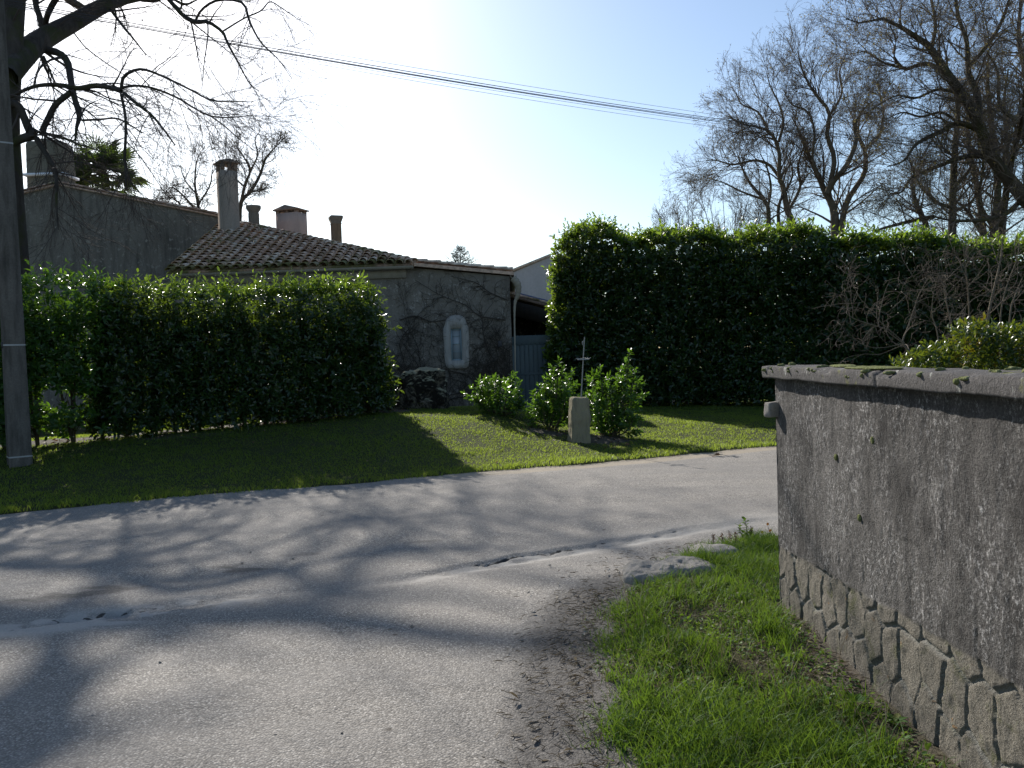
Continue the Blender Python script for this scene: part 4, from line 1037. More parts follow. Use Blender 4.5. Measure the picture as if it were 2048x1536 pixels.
# ------------------------------------------------------------------ hedges and laurel bushes
def lz(x, y): return lawn_z(np.atleast_1d(x).astype(float), np.atleast_1d(y).astype(float))
def hedge_foliage(a, b, ztop, thick, dens, size, u0=0., u1=1., zlift=None, seed=1, spikes=(), topden=1.0, per=8, holes=0.):
    """leafy shoots through the volume of a hedge whose front foot runs a -> b; returns leaves"""
    rg = np.random.default_rng(seed); a, b = A(a), A(b); L = np.linalg.norm(b-a)*(u1-u0); t = (b-a)/np.linalg.norm(b-a); nback = A([-t[1], t[0]])
    H = 3.2
    B = []; D = []; LN = []
    def put(u, v, z, d, ln):
        xy = a+(b-a)*u[:, None]+nback*v[:, None]; B.append(np.column_stack([xy, z])); LN.append(ln)
        D.append(np.column_stack([t[0]*d[:, 0]+nback[0]*d[:, 1], t[1]*d[:, 0]+nback[1]*d[:, 1], d[:, 2]]))
    def fz(u, f):
        xy = a+(b-a)*u[:, None]; g0 = lz(xy[:, 0], xy[:, 1])+.08
        if zlift is not None: g0 = g0+zlift(u)
        return g0+(ztop(u)-g0)*f
    hmean = float(np.mean(ztop(np.linspace(u0, u1, 9))))
    def bulge(u, z): return (fbm(u*L*.9+5, z*.9, seed=seed+3)-.5)*.75+(fbm(u*L*3, z*3, seed=seed+4)-.5)*.22
    for face, dn in (('front', 1.0), ('back', .55), ('core', 2.0)):
        n = int(L*hmean*dens*dn); u = u0+(u1-u0)*rg.random(n); f = rg.random(n); z = fz(u, f)
        if face == 'front': v = bulge(u, z)+rg.normal(size=n)*.06; d = np.column_stack([rg.normal(size=n)*.5, -.75+rg.normal(size=n)*.35, .55+rg.normal(size=n)*.4])
        elif face == 'back': v = thick-bulge(u, z+9)+rg.normal(size=n)*.06; d = np.column_stack([rg.normal(size=n)*.5, .7+rg.normal(size=n)*.35, .6+rg.normal(size=n)*.4])
        else: v = .12+(thick-.24)*rg.random(n); d = rg.normal(size=(n, 3))*A([.7, .7, .5])+A([0, 0, .5])
        if holes: 
            k = fbm(u*L*1.7, z*1.7, seed=seed+8) > .5*holes; u, v, z, d = u[k], v[k], z[k], d[k]
        put(u, v, z, d, .14+.16*rg.random(len(u)))
    n = int(L*thick*dens*.62*topden); u = u0+(u1-u0)*rg.random(n); v = thick*rg.random(n)
    put(u, v, ztop(u)+(fbm(u*L*1.5, v*2, seed=seed+6)-.6)*.28-.05, np.column_stack([rg.normal(size=n)*.3, rg.normal(size=n)*.3-.1, np.ones(n)]), .14+.36*rg.random(n)**2.5)
    for ue, sg in ((u0, -1), (u1, 1)):
        n = int(thick*hmean*dens*1.2); f = rg.random(n); u = np.full(n, ue); z = fz(u, f)
        u = u+(sg*(rg.normal(size=n)*.07+(fbm(z*1.5, z*0, seed=seed+7)-.5)*.7))/L*(u1-u0)
        put(u, thick*rg.random(n), z, np.column_stack([sg*.7+rg.normal(size=n)*.4, rg.normal(size=n)*.4, .6+rg.normal(size=n)*.4]), .14+.16*rg.random(n))
    for (u, v, h) in spikes:
        m = int(h/.10); k = np.arange(m)
        uu = np.full(m, u)+rg.normal(size=m)*.004; zz_ = ztop(np.full(m, u))-.12+k*.10
        put(uu, np.full(m, v)+rg.normal(size=m)*.03, zz_, np.column_stack([rg.normal(size=m)*.2, rg.normal(size=m)*.2, np.ones(m)]), np.full(m, .2))
    nb_ = [len(x_) for x_ in B]; ntop = int(L*thick*dens*.62*topden); first = sum(nb_[:3]); B, D, LN = np.vstack(B), np.vstack(D), np.concatenate(LN)
    dep = ztop(((B[:, :2]-a) @ t)/np.linalg.norm(b-a))-B[:, 2]; ix_ = np.arange(len(B))
    kp = (rg.random(len(B)) < .26+.74*sstep(.10, .75, dep)) | ((ix_ >= first) & (ix_ < first+ntop)) | (ix_ >= sum(nb_)-sum(nb_[6:]))
    B, D, LN = B[kp], D[kp], LN[kp]
    # pale young shoots on top; sunlit tone painted into top and left end
    xi_ = (B[:, :2]-a) @ t
    lit_young = sstep(-.42, .05, B[:, 2]-ztop(((B[:, :2]-a) @ t)/np.linalg.norm(b-a)))
    lit_young = np.maximum(lit_young, .8*sstep(.45, -.1, xi_-u0*np.linalg.norm(b-a))*(H > 9 or u0 == 0))
    V, Q, T, r = shoots_to_leaves(B, D, LN, per, size)
    lit8 = np.repeat(lit_young, per*8)
    return V, Q, T, np.clip(r*.62+lit8*.5, 0, 1)
def stems(pts, h, r, seed, n_side=6):
    rg = np.random.default_rng(seed); S = []
    for p in pts:
        q, rr = [], []
        x, y = p; z = float(lz(x, y)[0])-.05
        for k in range(int(rg.integers(2, 4))):
            a = rg.random()*6.28; sp_ = .12+.25*rg.random()
            P_, R_ = resample([(x, y, z), (x+.3*sp_*math.cos(a), y+.3*sp_*math.sin(a), z+h*.25), (x+sp_*math.cos(a), y+sp_*math.sin(a)*.6, z+h)], [r, r*.8, r*.35], 10)
            S.append((P_, R_))
    P = np.stack([s_[0] for s_ in S]); R = np.stack([s_[1] for s_ in S])
    T1 = spawn(P, R, n_side, (.12, .9), (.3, .7), (35, 70), 6, .12, .02, .5, .004, rg=rg)
    return [(P, R, 7), (*T1, 4)]
HA, HB = A([-8.75, 13.05]), A([-2.62, 16.05])
def leftline(u): return HA+(HB-HA)*u
ltop = lambda u: 3.03+.05*np.sin(u*9)+.07*(u < .3)
ho1 = (*leftline(.70), float(lz(*leftline(.70))[0]))
h1 = thing('laurel_hedge', 'dense clipped dark laurel hedge in front of the stone house', 'hedge', ho1)
V, Q, T, r = hedge_foliage(HA, HB, ltop, .95, 135, .125, .30, 1.0, None, 11, [(.33, .3, .3), (.52, .4, .2), (.60, .3, .18), (.78, .4, .25), (.88, .3, .25), (.985, .35, .28)])
build('foliage', V, [Q, T], M['laurel'], h1, ho1, {'rnd': r})
sp_ = [leftline(u)+A([-.2, .45]) for u in np.linspace(.33, .98, 12)]
tube_obj('stem', stems(sp_, 2.2, .028, 5), M['stem'], h1, ho1)
ho2 = (*leftline(.15), float(lz(*leftline(.15))[0]))
h2 = thing('laurel_hedge', 'open gappy laurel hedge with visible stems and sunlit leaves right behind the utility pole', 'hedge', ho2)
V, Q, T, r = hedge_foliage(HA, HB, ltop, .8, 105, .125, -.25, .29, lambda u: .14+.12*np.sin(u*60), 17, [(.08, .3, .2), (.2, .4, .25), (.27, .4, .3)], .9, holes=.66)
build('foliage', V, [Q, T], M['bushleaf'], h2, ho2, {'rnd': r})
sp_ = [leftline(u)+A([-.2, .4]) for u in (-.2, -.1, -.02, .06, .13, .21, .275)]
tube_obj('stem', stems(sp_, 2.3, .03, 6, 9), M['stem'], h2, ho2)

RA, RB = A([1.33, 23.42]), A([14.5, 17.85])
def rline(u): return RA+(RB-RA)*u
rtop = lambda u: .10*np.sin(u*31)+.07*np.sin(u*67+1)+np.interp(u, [-.05, 0, .04, .1, .2, .35, .5, .6, .75, 1], [4.0, 4.5, 5.15, 5.05, 4.72, 4.62, 4.42, 4.2, 3.85, 3.7])
ho3 = (*rline(.3), 0.1)
h3 = thing('laurel_hedge', 'tall broad laurel hedge right of the gate with sunlit glossy top', 'hedge', ho3)
V, Q, T, r = hedge_foliage(RA, RB, rtop, 1.9, 112, .165, 0, 1.0, None, 23, [(.005, .4, .25), (.03, .5, .45), (.055, .4, .3), (.09, .5, .35), (.14, .5, .25), (.17, .5, .5), (.21, .4, .3), (.26, .4, .25), (.33, .5, .3), (.4, .4, .25)], 1.5)
build('foliage', V, [Q, T], M['laurel'], h3, ho3, {'rnd': r})
sp_ = [rline(u)+A([.25, .65]) for u in np.linspace(.03, .97, 18)]
tube_obj('stem', stems(sp_, 3.4, .035, 7), M['stem'], h3, ho3)

def bush(label, px, py, Y, shoots, seed, group='young laurel bushes on the lawn'):
    """shoots: (pixel x, pixel y of the tip); every shoot is a leafy stem rising from the foot"""
    rg = np.random.default_rng(seed)
    c = W(px, py, Y); z0 = float(lz(c[0], Y)[0]); o = (c[0], Y, z0)
    th_ = thing('laurel_bush', label, 'bush', o, group)
    P = []; R = []
    for (sx, sy) in shoots:
        dy = rg.normal()*.22; t = W(sx, sy, Y+dy)
        f = A([c[0]+rg.normal()*.05, Y+rg.normal()*.05, z0-.04]); m = (f*.55+t*.45)+A([(t[0]-f[0])*.18, dy*.2, -.05])
        p, r = resample([f, m, t], [.016, .011, .004], 14); P.append(p); R.append(r)
    P = np.stack(P); R = np.stack(R)
    T1 = spawn(P, R, 6, (.10, .88), (.14, .34), (30, 60), 6, .06, .05, .6, .003, rg=rg)
    tube_obj('stem', [(P, R, 6), (*T1, 4)], M['stem'], th_, o)
    B = []; D = []; LN = []
    for PP, k0, k1 in ((P, 4, 14), (T1[0], 1, 6)):
        n, k, _ = PP.shape
        for i in range(n):
            for j in range(k0, k1-1 if k1 < k else k-1, 2):
                B.append(PP[i, j]); D.append(PP[i, min(j+2, k-1)]-PP[i, j]+rg.normal(size=3)*.02); LN.append(.13)
            B.append(PP[i, k-2]); D.append(PP[i, k-1]-PP[i, k-2]); LN.append(.14)
    V, Q, T, r = shoots_to_leaves(A(B), A(D), A(LN), 7, .108, (30, 70))
    build('foliage', V, [Q, T], M['bushleaf'], th_, o, {'rnd': r})
bush('small round laurel bush in front of the house corner, left of the other two', 1002, 838, 16.4, [(958,768),(972,760),(990,758),(1006,765),(1022,755),(1034,768),(945,778),(1040,790),(985,775),(1012,778),(960,800),(1028,805)], 61)
bush('upright laurel bush in front of the blue grey gate beside the boundary stone', 1103, 856, 15.3, [(1118,722),(1108,745),(1126,740),(1090,760),(1144,742),(1078,775),(1068,790),(1148,770),(1135,760),(1100,780),(1085,812),(1140,805),(1120,765)], 62)
bush('largest young laurel bush with one tall shoot, right of the boundary stone', 1222, 868, 14.8, [(1259,700),(1254,722),(1200,738),(1186,745),(1182,765),(1220,752),(1270,740),(1276,770),(1238,745),(1210,765),(1245,770),(1192,800),(1265,800),(1272,830),(1190,830),(1230,790)], 63)

# ------------------------------------------------------------------ bare climber on the house wall
vo = (W(960, 820, YF)[0], YF-.03, 0)
vn = thing('wall_creeper', 'leafless creeper spreading its dark stems over the stone house wall', 'climbing plant', vo)
rg = np.random.default_rng(77); P = []; R = []
for k in range(34):
    bx = (1016, 880, 965, 820, 1000)[k % 5]+rg.normal()*16; x, y = bx, 826.
    a = -PI/2+rg.normal()*.35; pts = []
    ln = 160+150*rg.random(); cv = rg.normal()*.10
    for j in range(9):
        q = W(np.clip(x, 792, 1019), np.clip(y, 548+max(0, (830-x))*.0, 828), YF-.035-.02*rg.random()); pts.append(q)
        a += cv+rg.normal()*.28; x += math.cos(a)*ln/8; y += math.sin(a)*ln/8
        if x > 1012 or x < 800: a = PI-a if abs(math.cos(a)) > .2 else a; cv = -cv
    p, r = resample(pts, np.linspace(.013*(.4+rg.random()), .003, 9), 26); P.append(p); R.append(r)
for tr_ in ([(893,822),(900,800),(935,790),(975,758),(1015,735)], [(890,738),(915,745),(960,748),(1012,733)], [(800,640),(830,632),(862,643),(895,640),(915,650),(925,640)], [(1000,820),(985,790),(940,785),(900,790)],
            [(1012,800),(1005,740),(975,700),(965,640),(990,600)], [(1010,640),(960,632),(930,610),(880,590),(830,560)], [(1014,600),(980,585),(950,565),(900,552)]):
    p, r = resample([W(x, y, YF-.05) for x, y in tr_], np.linspace(.018, .006, len(tr_)), 26); P.append(p); R.append(r)
P = np.stack(P); R = np.stack(R); P[..., 1] = np.minimum(P[..., 1], YF-.025)
T1 = spawn(P, R*.8, 24, (.1, .98), (.25, .9), (25, 75), 8, .22, .03, .6, .0035, rg=rg, flat=(1, .04, 1)); T1[0][..., 1] = np.clip(T1[0][..., 1], YF-.11, YF-.022)
T2 = spawn(*T1, 3, (.1, .98), (.1, .4), (25, 75), 5, .3, .0, .7, .0022, rg=rg, flat=(1, .08, 1)); T2[0][..., 1] = np.clip(T2[0][..., 1], YF-.14, YF-.02)
xlim = xr+.0
for S_ in (P, T1[0], T2[0]): S_[..., 0] = np.minimum(S_[..., 0], xlim); S_[..., 2] = np.minimum(S_[..., 2], 4.05)
def clear_(S_, hw, hh): k_ = ~((np.abs(S_[0][..., 0]-wx) < hw) & (np.abs(S_[0][..., 2]-wz) < hh)).any(1); return S_[0][k_], S_[1][k_]
P, R = clear_((P, R), .20, .46); T1 = clear_(T1, .24, .52); T2 = clear_(T2, .27, .58)
tube_obj('stem', [(P, R, 6), (*T1, 4)], M['vine'], vn, vo)
tube_obj('twigs', [(*T2, 3)], M['vine'], vn, vo)

# ------------------------------------------------------------------ bare trees from traced limbs
def limbs(trace, Y, sc=1., off=(0, 0), seed=1, wsc=1., dyr=.28, K=18):
    """trace: list of (points, widths[, start depth, end depth]) in pixels"""
    rg = np.random.default_rng(seed); P = []; R = []; Ls = []
    for tr_ in trace:
        pts = [(off[0]+x/sc, off[1]+y/sc) for x, y in tr_[0]]; w = A(tr_[1], float)/sc*wsc
        n = len(pts); ln = sum(math.dist(pts[i], pts[i+1]) for i in range(n-1))*Y/F
        d0, d1 = (tr_[2], tr_[3]) if len(tr_) > 2 else (0, rg.normal()*dyr*ln)
        q = [W(pts[i][0], pts[i][1], Y+d0+(d1-d0)*i/(n-1)) for i in range(n)]
        p, r = resample(q, w/2*Y/F, K); P.append(p); R.append(r); Ls.append(ln)
    return np.stack(P), np.stack(R), A(Ls)
def flare(P, R, i=0): R[i] = R[i]*(1+.35*np.exp(-np.linspace(0, 1, R.shape[1])*9)); return R
def crown_tree(name, label, cat, P, R, Ls, base, mats, lv, buds=None, group=None, seed=1, skip=0, t0=.12):
    """lv: per level (per metre or per branch, (len), (angles), wander, grav)"""
    rg = np.random.default_rng(seed)
    th_ = thing(name, label, cat, base, group)
    sets = [(P, R, 10)]; cur = (P, R)
    big_ = [(P, R, 10)]; small = []
    for li, (per, L, ang, wan, grv, rs, rend) in enumerate(lv):
        cnt = np.maximum(1, (Ls*per)).astype(int) if li == 0 else per
        if li == 0 and skip: cnt[:skip] = np.maximum(1, cnt[:skip]//3)
        nxt = spawn(cur[0], cur[1], cnt, (t0 if li == 0 else .15, 1.0), L, ang, (9, 7, 6, 5)[li], wan, grv, rs, rend, rg=rg)
        small.append((*nxt, (5, 4, 3, 3)[li])); cur = nxt
    tube_obj('trunk', big_, mats[0], th_, base)
    tube_obj('crown', small, mats[1], th_, base)
    if buds:
        mt, per, sz = buds; PP = cur[0][rg.random(len(cur[0])) < .5]; n = len(PP); idx = np.repeat(np.arange(n), per)
        t = rg.integers(1, PP.shape[1], len(idx)); pos = PP[idx, t]+rg.normal(size=(len(idx), 3))*.01
        V, Q, T, r = leaves(pos, PP[idx, t]-PP[idx, t-1]+rg.normal(size=(len(idx), 3))*.06, rg.normal(size=(len(idx), 3)), sz*(.5+rg.random(len(idx))), 1.5)
        build('buds', V, [Q, T], mt, th_, base, {'rnd': r})
    return th_

# big plane tree at the left, limbs over the roof and above the picture (its shadow lies on the road)
z1 = 2.743; PY = 21.0
tr = [([(20,1150),(15,900),(10,700),(20,500),(35,350),(45,200),(60,60),(85,-100),(110,-300)], [220,205,200,190,180,175,160,140,110], 0, 1.0),
 ([(30,420),(150,280),(260,200),(400,125),(540,45),(650,0),(800,-35),(900,-90),(1000,-170),(1120,-220)], [150,150,135,120,108,96,86,74,55,30], 0, 11),
 ([(240,190),(220,100),(200,40),(190,-30),(200,-150)], [42,40,38,36,20], 2.6, 3),
 ([(240,170),(262,80),(310,-10),(400,-120),(440,-250)], [40,38,38,34,18], 2.8, 1),
 ([(860,-70),(920,-10),(1000,80),(1070,120),(1140,120),(1220,175),(1250,240),(1310,350),(1370,460),(1420,500)], [44,36,36,40,30,25,20,14,10,6], 8.4, 6),
 ([(1070,118),(1110,50),(1200,0),(1330,15),(1370,120),(1430,230),(1530,330),(1600,430)], [20,20,22,22,18,14,8,4], 7.8, 6),
 ([(1225,170),(1340,100),(1430,60),(1480,10),(1540,40),(1620,95),(1720,150)], [14,13,12,10,9,6,3], 7.2, 8.2),
 ([(1140,125),(1140,200),(1120,350),(1105,500)], [12,12,8,4], 7.5, 6.8),
 ([(230,270),(320,290),(370,340),(385,420),(400,500),(420,580),(435,640),(420,700),(415,770)], [50,48,45,40,38,34,32,20,10], 1.9, .2),
 ([(60,530),(170,480),(260,465),(350,470),(430,485),(520,470),(600,480),(665,500)], [20,22,25,28,30,32,30,28], .1, -.6),
 ([(665,490),(680,420),(760,380),(850,400),(970,455),(1060,500),(1160,550),(1280,555),(1400,560)], [20,20,16,14,13,12,10,7,4], -.6, -1.6),
 ([(670,480),(760,470),(860,490),(980,540),(1060,590),(1150,635),(1250,645),(1380,635),(1540,640)], [16,14,13,12,11,10,8,5,3], -.6, .4),
 ([(1160,640),(1230,690),(1310,760),(1400,830)], [9,8,6,3], -.1, -.6),
 ([(680,510),(740,560),(830,630),(890,700),(960,795)], [22,20,16,12,8], -.6, -1.8),
 ([(665,520),(685,620),(690,720),(685,850),(690,950),(690,1040)], [18,16,16,16,14,8], -.6, -1.0),
 ([(430,490),(520,500),(600,540),(700,560),(780,590),(880,590)], [12,10,9,8,6,4], -.4, .8),
 ([(390,505),(310,570),(270,640),(230,720)], [36,36,36,34], -.3, 0),
 ([(40,560),(100,580),(130,640),(160,710),(190,740)], [50,46,45,50,56], 0, .1),
 ([(20,830),(100,770),(190,740)], [40,50,56], 0, .1),
 ([(200,760),(250,840),(300,920),(310,1000),(310,1130),(320,1260)], [36,34,26,20,12,6], .1, -1),
 ([(230,730),(330,750),(430,790),(560,830)], [20,18,12,6], .1, -.6),
 ([(450,660),(550,655),(640,650),(720,690),(780,730)], [14,12,11,9,6], -.6, -1.4),
 ([(440,640),(480,580),(560,540)], [10,8,4], -.6, 0),
 ([(600,45),(680,150),(730,210),(800,300)], [22,20,14,8], 5.3, 3.6),
 ([(405,180),(470,260),(560,330),(680,410),(790,480)], [10,9,8,6,4], 3.2, 2),
 ([(240,310),(270,380),(300,450)], [16,14,12], 1.8, .8)]
P, R, Ls = limbs(tr, PY, z1, (0, 0), 31, .88, K=20)
# trunk goes down to the ground
b0 = A([P[0, 0, 0]-.15, PY, .3]); P[0], R[0] = resample(np.vstack([b0, P[0, 0], P[0, 5], P[0, 10], P[0, 15], P[0, 19]]), [.75, R[0, 0]*1.05, R[0, 5], R[0, 10], R[0, 15], R[0, 19]], 20)
# unseen upper-crown limbs, shaped back along the sun to cast the road shadows
fork = P[0, 18]
KX, KY, KZ = S_DIR/S_DIR[1]
def hi(pts, t, w, first=None):
    q = [G(*p)+A([KX, 1, KZ])*(t[0]+(t[1]-t[0])*i/(len(pts)-1)) for i, p in enumerate(pts)]
    if first is not None: q = [first]+q; w = [w[0]*1.1]+list(w)
    rr = np.interp(np.linspace(0, 1, len(q)), np.linspace(0, 1, len(w)), w)/2
    return resample(q, rr, 20)
top_ = fork+A([.2, .3, .3])
H_ = [hi([(-60,1500),(40,1430),(110,1340),(80,1250)], (21, 25), (.60, .5, .08), fork-A([0, 0, .6])),
 hi([(-60,1120),(30,1132),(180,1142),(330,1165),(450,1150),(540,1140),(600,1150),(660,1180),(780,1186),(900,1185),(1000,1210),(1080,1228)], (24, 25.5), (.26, .26, .24, .18, .10, .05), fork),
 hi([(655,1178),(690,1135),(740,1098),(800,1088),(870,1095),(960,1105)], (25, 25.5), (.12, .10, .04)),
 hi([(40,1132),(120,1090),(260,1075),(400,1040),(560,1010)], (27, 33), (.12, .10, .04)),
 hi([(60,1420),(150,1390),(210,1335),(330,1280),(450,1300),(560,1325)], (22, 24), (.22, .14, .10, .04)),
 hi([(60,1500),(150,1470),(260,1440),(390,1425),(520,1400)], (22, 24), (.20, .12, .04)),
 hi([(560,1142),(640,1085),(700,1025),(760,1050),(850,1090)], (26, 30), (.12, .10, .04)),
 hi([(330,1280),(300,1220),(360,1195),(430,1210)], (24, 25), (.08, .03)),
 hi([(60,1250),(140,1200),(210,1215),(330,1190)], (24, 25), (.12, .04))]
P2 = np.stack([h_[0] for h_ in H_]); R2 = np.stack([h_[1] for h_ in H_])
P = np.vstack([P, P2]); R = np.vstack([R, R2]); Ls = np.concatenate([Ls, np.full(len(H_), .3)])
Ls[0] = 2.0; Ls[1] = 3.5
crown_tree('plane_tree', 'big bare tree at left with thick dark limbs arching over the roof', 'tree', P, R, Ls, tuple(b0), (M['bark_dark'], M['twig_dark']),
  [(4.2, (1.0, 3.2), (20, 60), .085, -.04, .42, .005), (6, (.5, 1.7), (15, 45), .09, -.045, .6, .0035), (4, (.25, .9), (15, 45), .10, -.04, .7, .0025)], None, None, 33)

# bare trees beyond the tall hedge
zo, of3 = 2.4, (1250, 0)
oak = [([(2150,1300),(2060,1120),(1990,1020),(1915,950),(1860,880),(1790,800),(1730,700),(1690,570),(1640,480),(1570,390),(1510,300),(1470,230),(1400,180),(1340,140),(1250,90),(1130,110),(1060,90)], [110,95,85,78,72,66,62,58,52,48,42,36,28,22,16,9,5], 0, -2),
 ([(1695,560),(1690,450),(1650,350),(1640,200),(1600,80),(1580,-60)], [44,36,30,24,20,14], -1, -.2), ([(1640,330),(1720,240),(1800,120),(1850,-20)], [26,22,18,12]), ([(1470,240),(1490,120),(1470,0),(1440,-80)], [22,18,14,8]),
 ([(1560,370),(1470,310),(1400,315),(1340,330),(1290,270),(1300,190),(1270,120)], [30,24,22,20,16,12,6]), ([(1340,330),(1240,300),(1160,250),(1080,260)], [14,12,8,4]),
 ([(1690,620),(1600,590),(1520,630),(1400,690),(1340,770),(1260,800)], [34,30,26,20,12,6]), ([(1600,590),(1520,540),(1420,560),(1330,540),(1240,580)], [16,14,12,9,5]),
 ([(1840,860),(1740,760),(1640,750),(1500,800),(1380,850),(1330,920),(1280,930)], [36,30,26,22,16,10,5]), ([(1620,450),(1500,430),(1400,470),(1300,460),(1190,520)], [20,16,13,9,4]),
 ([(1930,960),(1960,760),(1900,600),(1930,400),(1890,200),(1900,0)], [60,50,42,34,26,18], 0, 2), ([(1900,600),(1800,500),(1790,350),(1740,250)], [26,20,14,8]), ([(1915,950),(1800,1040),(1600,1060),(1480,1040)], [30,24,16,8]), ([(1480,1040),(1380,1060),(1260,1090),(1190,1110)], [26,22,16,8])]
P, R, Ls = limbs(oak, 27.5, zo, of3, 41, .84)
bs_ = W(2130, 700, 27.5)
b0 = (P[0, 0, 0]+.3, 27.5, .0); P[0, 0, 2] = min(P[0, 0, 2], .3); 
crown_tree('oak_tree', 'large dark oak leaning in from the right edge behind the tall hedge', 'tree', P, R, Ls, b0, (M['bark_oak'], M['twig_oak']),
  [(5.0, (1.0, 2.7), (25, 65), .11, .015, .40, .006), (7, (.5, 1.5), (20, 55), .12, .015, .6, .0038), (5, (.25, .8), (20, 55), .13, .02, .7, .0026), (3, (.12, .35), (25, 60), .15, .02, .8, .0024)], (M['bud'], 1, .05), None, 43)
t2 = [([(1015,1500),(1010,1130),(1000,1000),(960,920),(930,850),(870,720),(850,660),(800,560)], [48,44,38,32,26,18,12,6], 0, 1), ([(970,930),(1000,870),(1060,800),(1110,680),(1105,600),(1150,520),(1200,480)], [34,30,26,20,16,10,5]),
 ([(985,880),(1005,760),(970,650),(980,540),(920,460),(870,380),(840,300),(830,230)], [26,24,22,18,14,10,7,4]), ([(1030,1200),(1040,1080),(1070,960),(1150,830),(1150,720),(1120,640),(1130,540)], [34,32,28,24,18,12,6]), ([(980,560),(1040,450),(1030,350),(1060,260)], [14,11,8,4]),
 ([(930,850),(900,760),(910,640),(880,540),(800,500),(760,430)], [14,13,12,10,7,4]), ([(1150,720),(1220,650),(1240,540),(1220,440)], [14,12,9,5])]
t3 = [([(830,1500),(815,1110),(780,1020),(760,900),(740,850),(740,720),(700,640),(640,610),(580,600),(500,560)], [34,32,28,26,22,18,15,12,9,4], 0, -1), ([(740,850),(690,790),(620,770),(520,790),(440,770),(390,770)], [18,15,13,10,7,4]), ([(738,680),(760,590),(740,500),(700,420),(680,350)], [15,13,10,7,4]),
 ([(690,630),(640,540),(560,500),(530,440)], [12,10,7,4]), ([(780,1020),(840,900),(830,800),(860,700)], [16,14,11,6])]
t4 = [([(700,1500),(690,1100),(680,980),(600,880),(560,800),(540,740)], [26,24,20,15,9,4], 0, 1), ([(685,1000),(700,900),(680,800),(650,740)], [14,12,8,4]), ([(670,960),(560,920),(480,880),(420,860)], [12,10,7,3]), ([(745,1300),(740,1110),(740,980),(800,860),(800,780)], [22,20,16,10,4])]
t5 = [([(1560,1500),(1570,1140),(1575,900),(1585,700),(1598,560),(1600,460)], [44,40,36,32,26,14], 0, .5), ([(1575,1000),(1480,960),(1400,860),(1370,780)], [20,16,10,5]), ([(1580,900),(1660,800),(1650,700),(1670,620)], [18,15,10,5]), ([(1590,760),(1520,700),(1480,600)], [14,11,5]), ([(1570,1020),(1670,960),(1690,860)], [16,12,6])]
t6 = [([(1760,1500),(1770,1140),(1790,900),(1760,600),(1740,400),(1745,250)], [44,40,34,28,20,8], 0, .5), ([(1735,1500),(1720,1130),(1690,900),(1650,700),(1640,560)], [40,36,30,22,10]), ([(1800,1500),(1810,1100),(1850,800),(1900,600),(1920,420)], [38,34,28,20,8]), ([(1785,920),(1830,700),(1820,500),(1840,330)], [26,22,16,6]), ([(1720,1130),(1640,1010),(1580,960)], [24,18,8]), ([(1770,1100),(1700,960),(1720,800),(1700,640)], [22,18,14,6]), ([(1440,1500),(1450,1120),(1410,1010),(1380,900),(1390,820)], [34,30,24,16,6])]
g4 = 'bare trees beyond the tall hedge'
for tr_, Y_, lab, sd, lvs, bd in (
  (t2, 33, 'bare forked tree rising behind the middle of the tall hedge', 51, 1.0, 1), (t3, 34, 'slender bare tree left of the forked one behind the tall hedge', 52, 1.0, 1),
  (t4, 33, 'low bushy bare tree, leftmost of those behind the tall hedge', 53, .8, 1), (t5, 31, 'straight single dark trunk behind the hedge between the forked tree and the clump of stems', 54, .9, 1), (t6, 31.5, 'bare tree with a clump of tall upright stems behind the hedge near the oak', 55, .9, 1)):
    P, R, Ls = limbs(tr_, Y_, zo, of3, sd, .92)
    b0 = (P[0, 0, 0], Y_, 0.); P[0, 0, 2] = min(P[0, 0, 2], 0.); R = flare(P, R)
    crown_tree('bare_tree', lab, 'tree', P, R, Ls, b0, (M['bark_pale'] if sd in (51, 52) else M['bark_oak'], M['twig_oak']),
      [(4.6*lvs, (1.1, 3.0), (18, 55), .09, .025, .40, .007), (6, (.5, 1.5), (18, 50), .10, .025, .6, .0045), (5, (.25, .8), (18, 50), .12, .02, .7, .003), (2, (.12, .35), (25, 60), .15, .02, .8, .0026)], (M['bud'], 1, .045), g4, sd)
# low spray of saplings at the hedge's left part
def spray(name, label, cat, px, py, Y, tips, seed, mats, r0, lv, group=None, buds=None, base_z=None, spread=.12):
    rg = np.random.default_rng(seed); c = W(px, py, Y); P = []; R = []; Ls = []
    z0 = c[2] if base_z is None else base_z
    for tp_ in tips:
        t_ = W(tp_[0], tp_[1], Y+rg.normal()*.06*Y*.3); f = A([c[0]+rg.normal()*spread, Y+rg.normal()*spread, z0]); ln = np.linalg.norm(t_-f)
        m1 = f+(t_-f)*.35+rg.normal(size=3)*ln*.05+A([0, 0, ln*.05]); m2 = f+(t_-f)*.7+rg.normal(size=3)*ln*.05
        p, r = resample([f, m1, m2, t_], [r0, r0*.8, r0*.5, r0*.18], 16); P.append(p); R.append(r); Ls.append(ln)
    return crown_tree(name, label, cat, np.stack(P), np.stack(R), A(Ls), (c[0], Y, z0), mats, lv, buds, group, seed)
spray('bare_bush', 'low bare thicket peeping over the left part of the tall hedge', 'bush', 1430, 560, 30, [(1340,420),(1480,370),(1540,380),(1580,400),(1390,360),(1330,440),(1318,470),(1352,410),(1375,400),(1400,385),(1420,400),(1445,380),(1470,395),(1500,390),(1520,420),(1345,480),(1390,430)], 57, (M['bark_pale'], M['twig_oak']), .035,
  [(3.5, (.6, 1.5), (15, 45), .10, .04, .5, .006), (5, (.3, .8), (15, 45), .12, .03, .6, .004), (4, (.15, .4), (20, 50), .14, .02, .7, .003)], None, (M['bud'], 1, .03), 0.0)
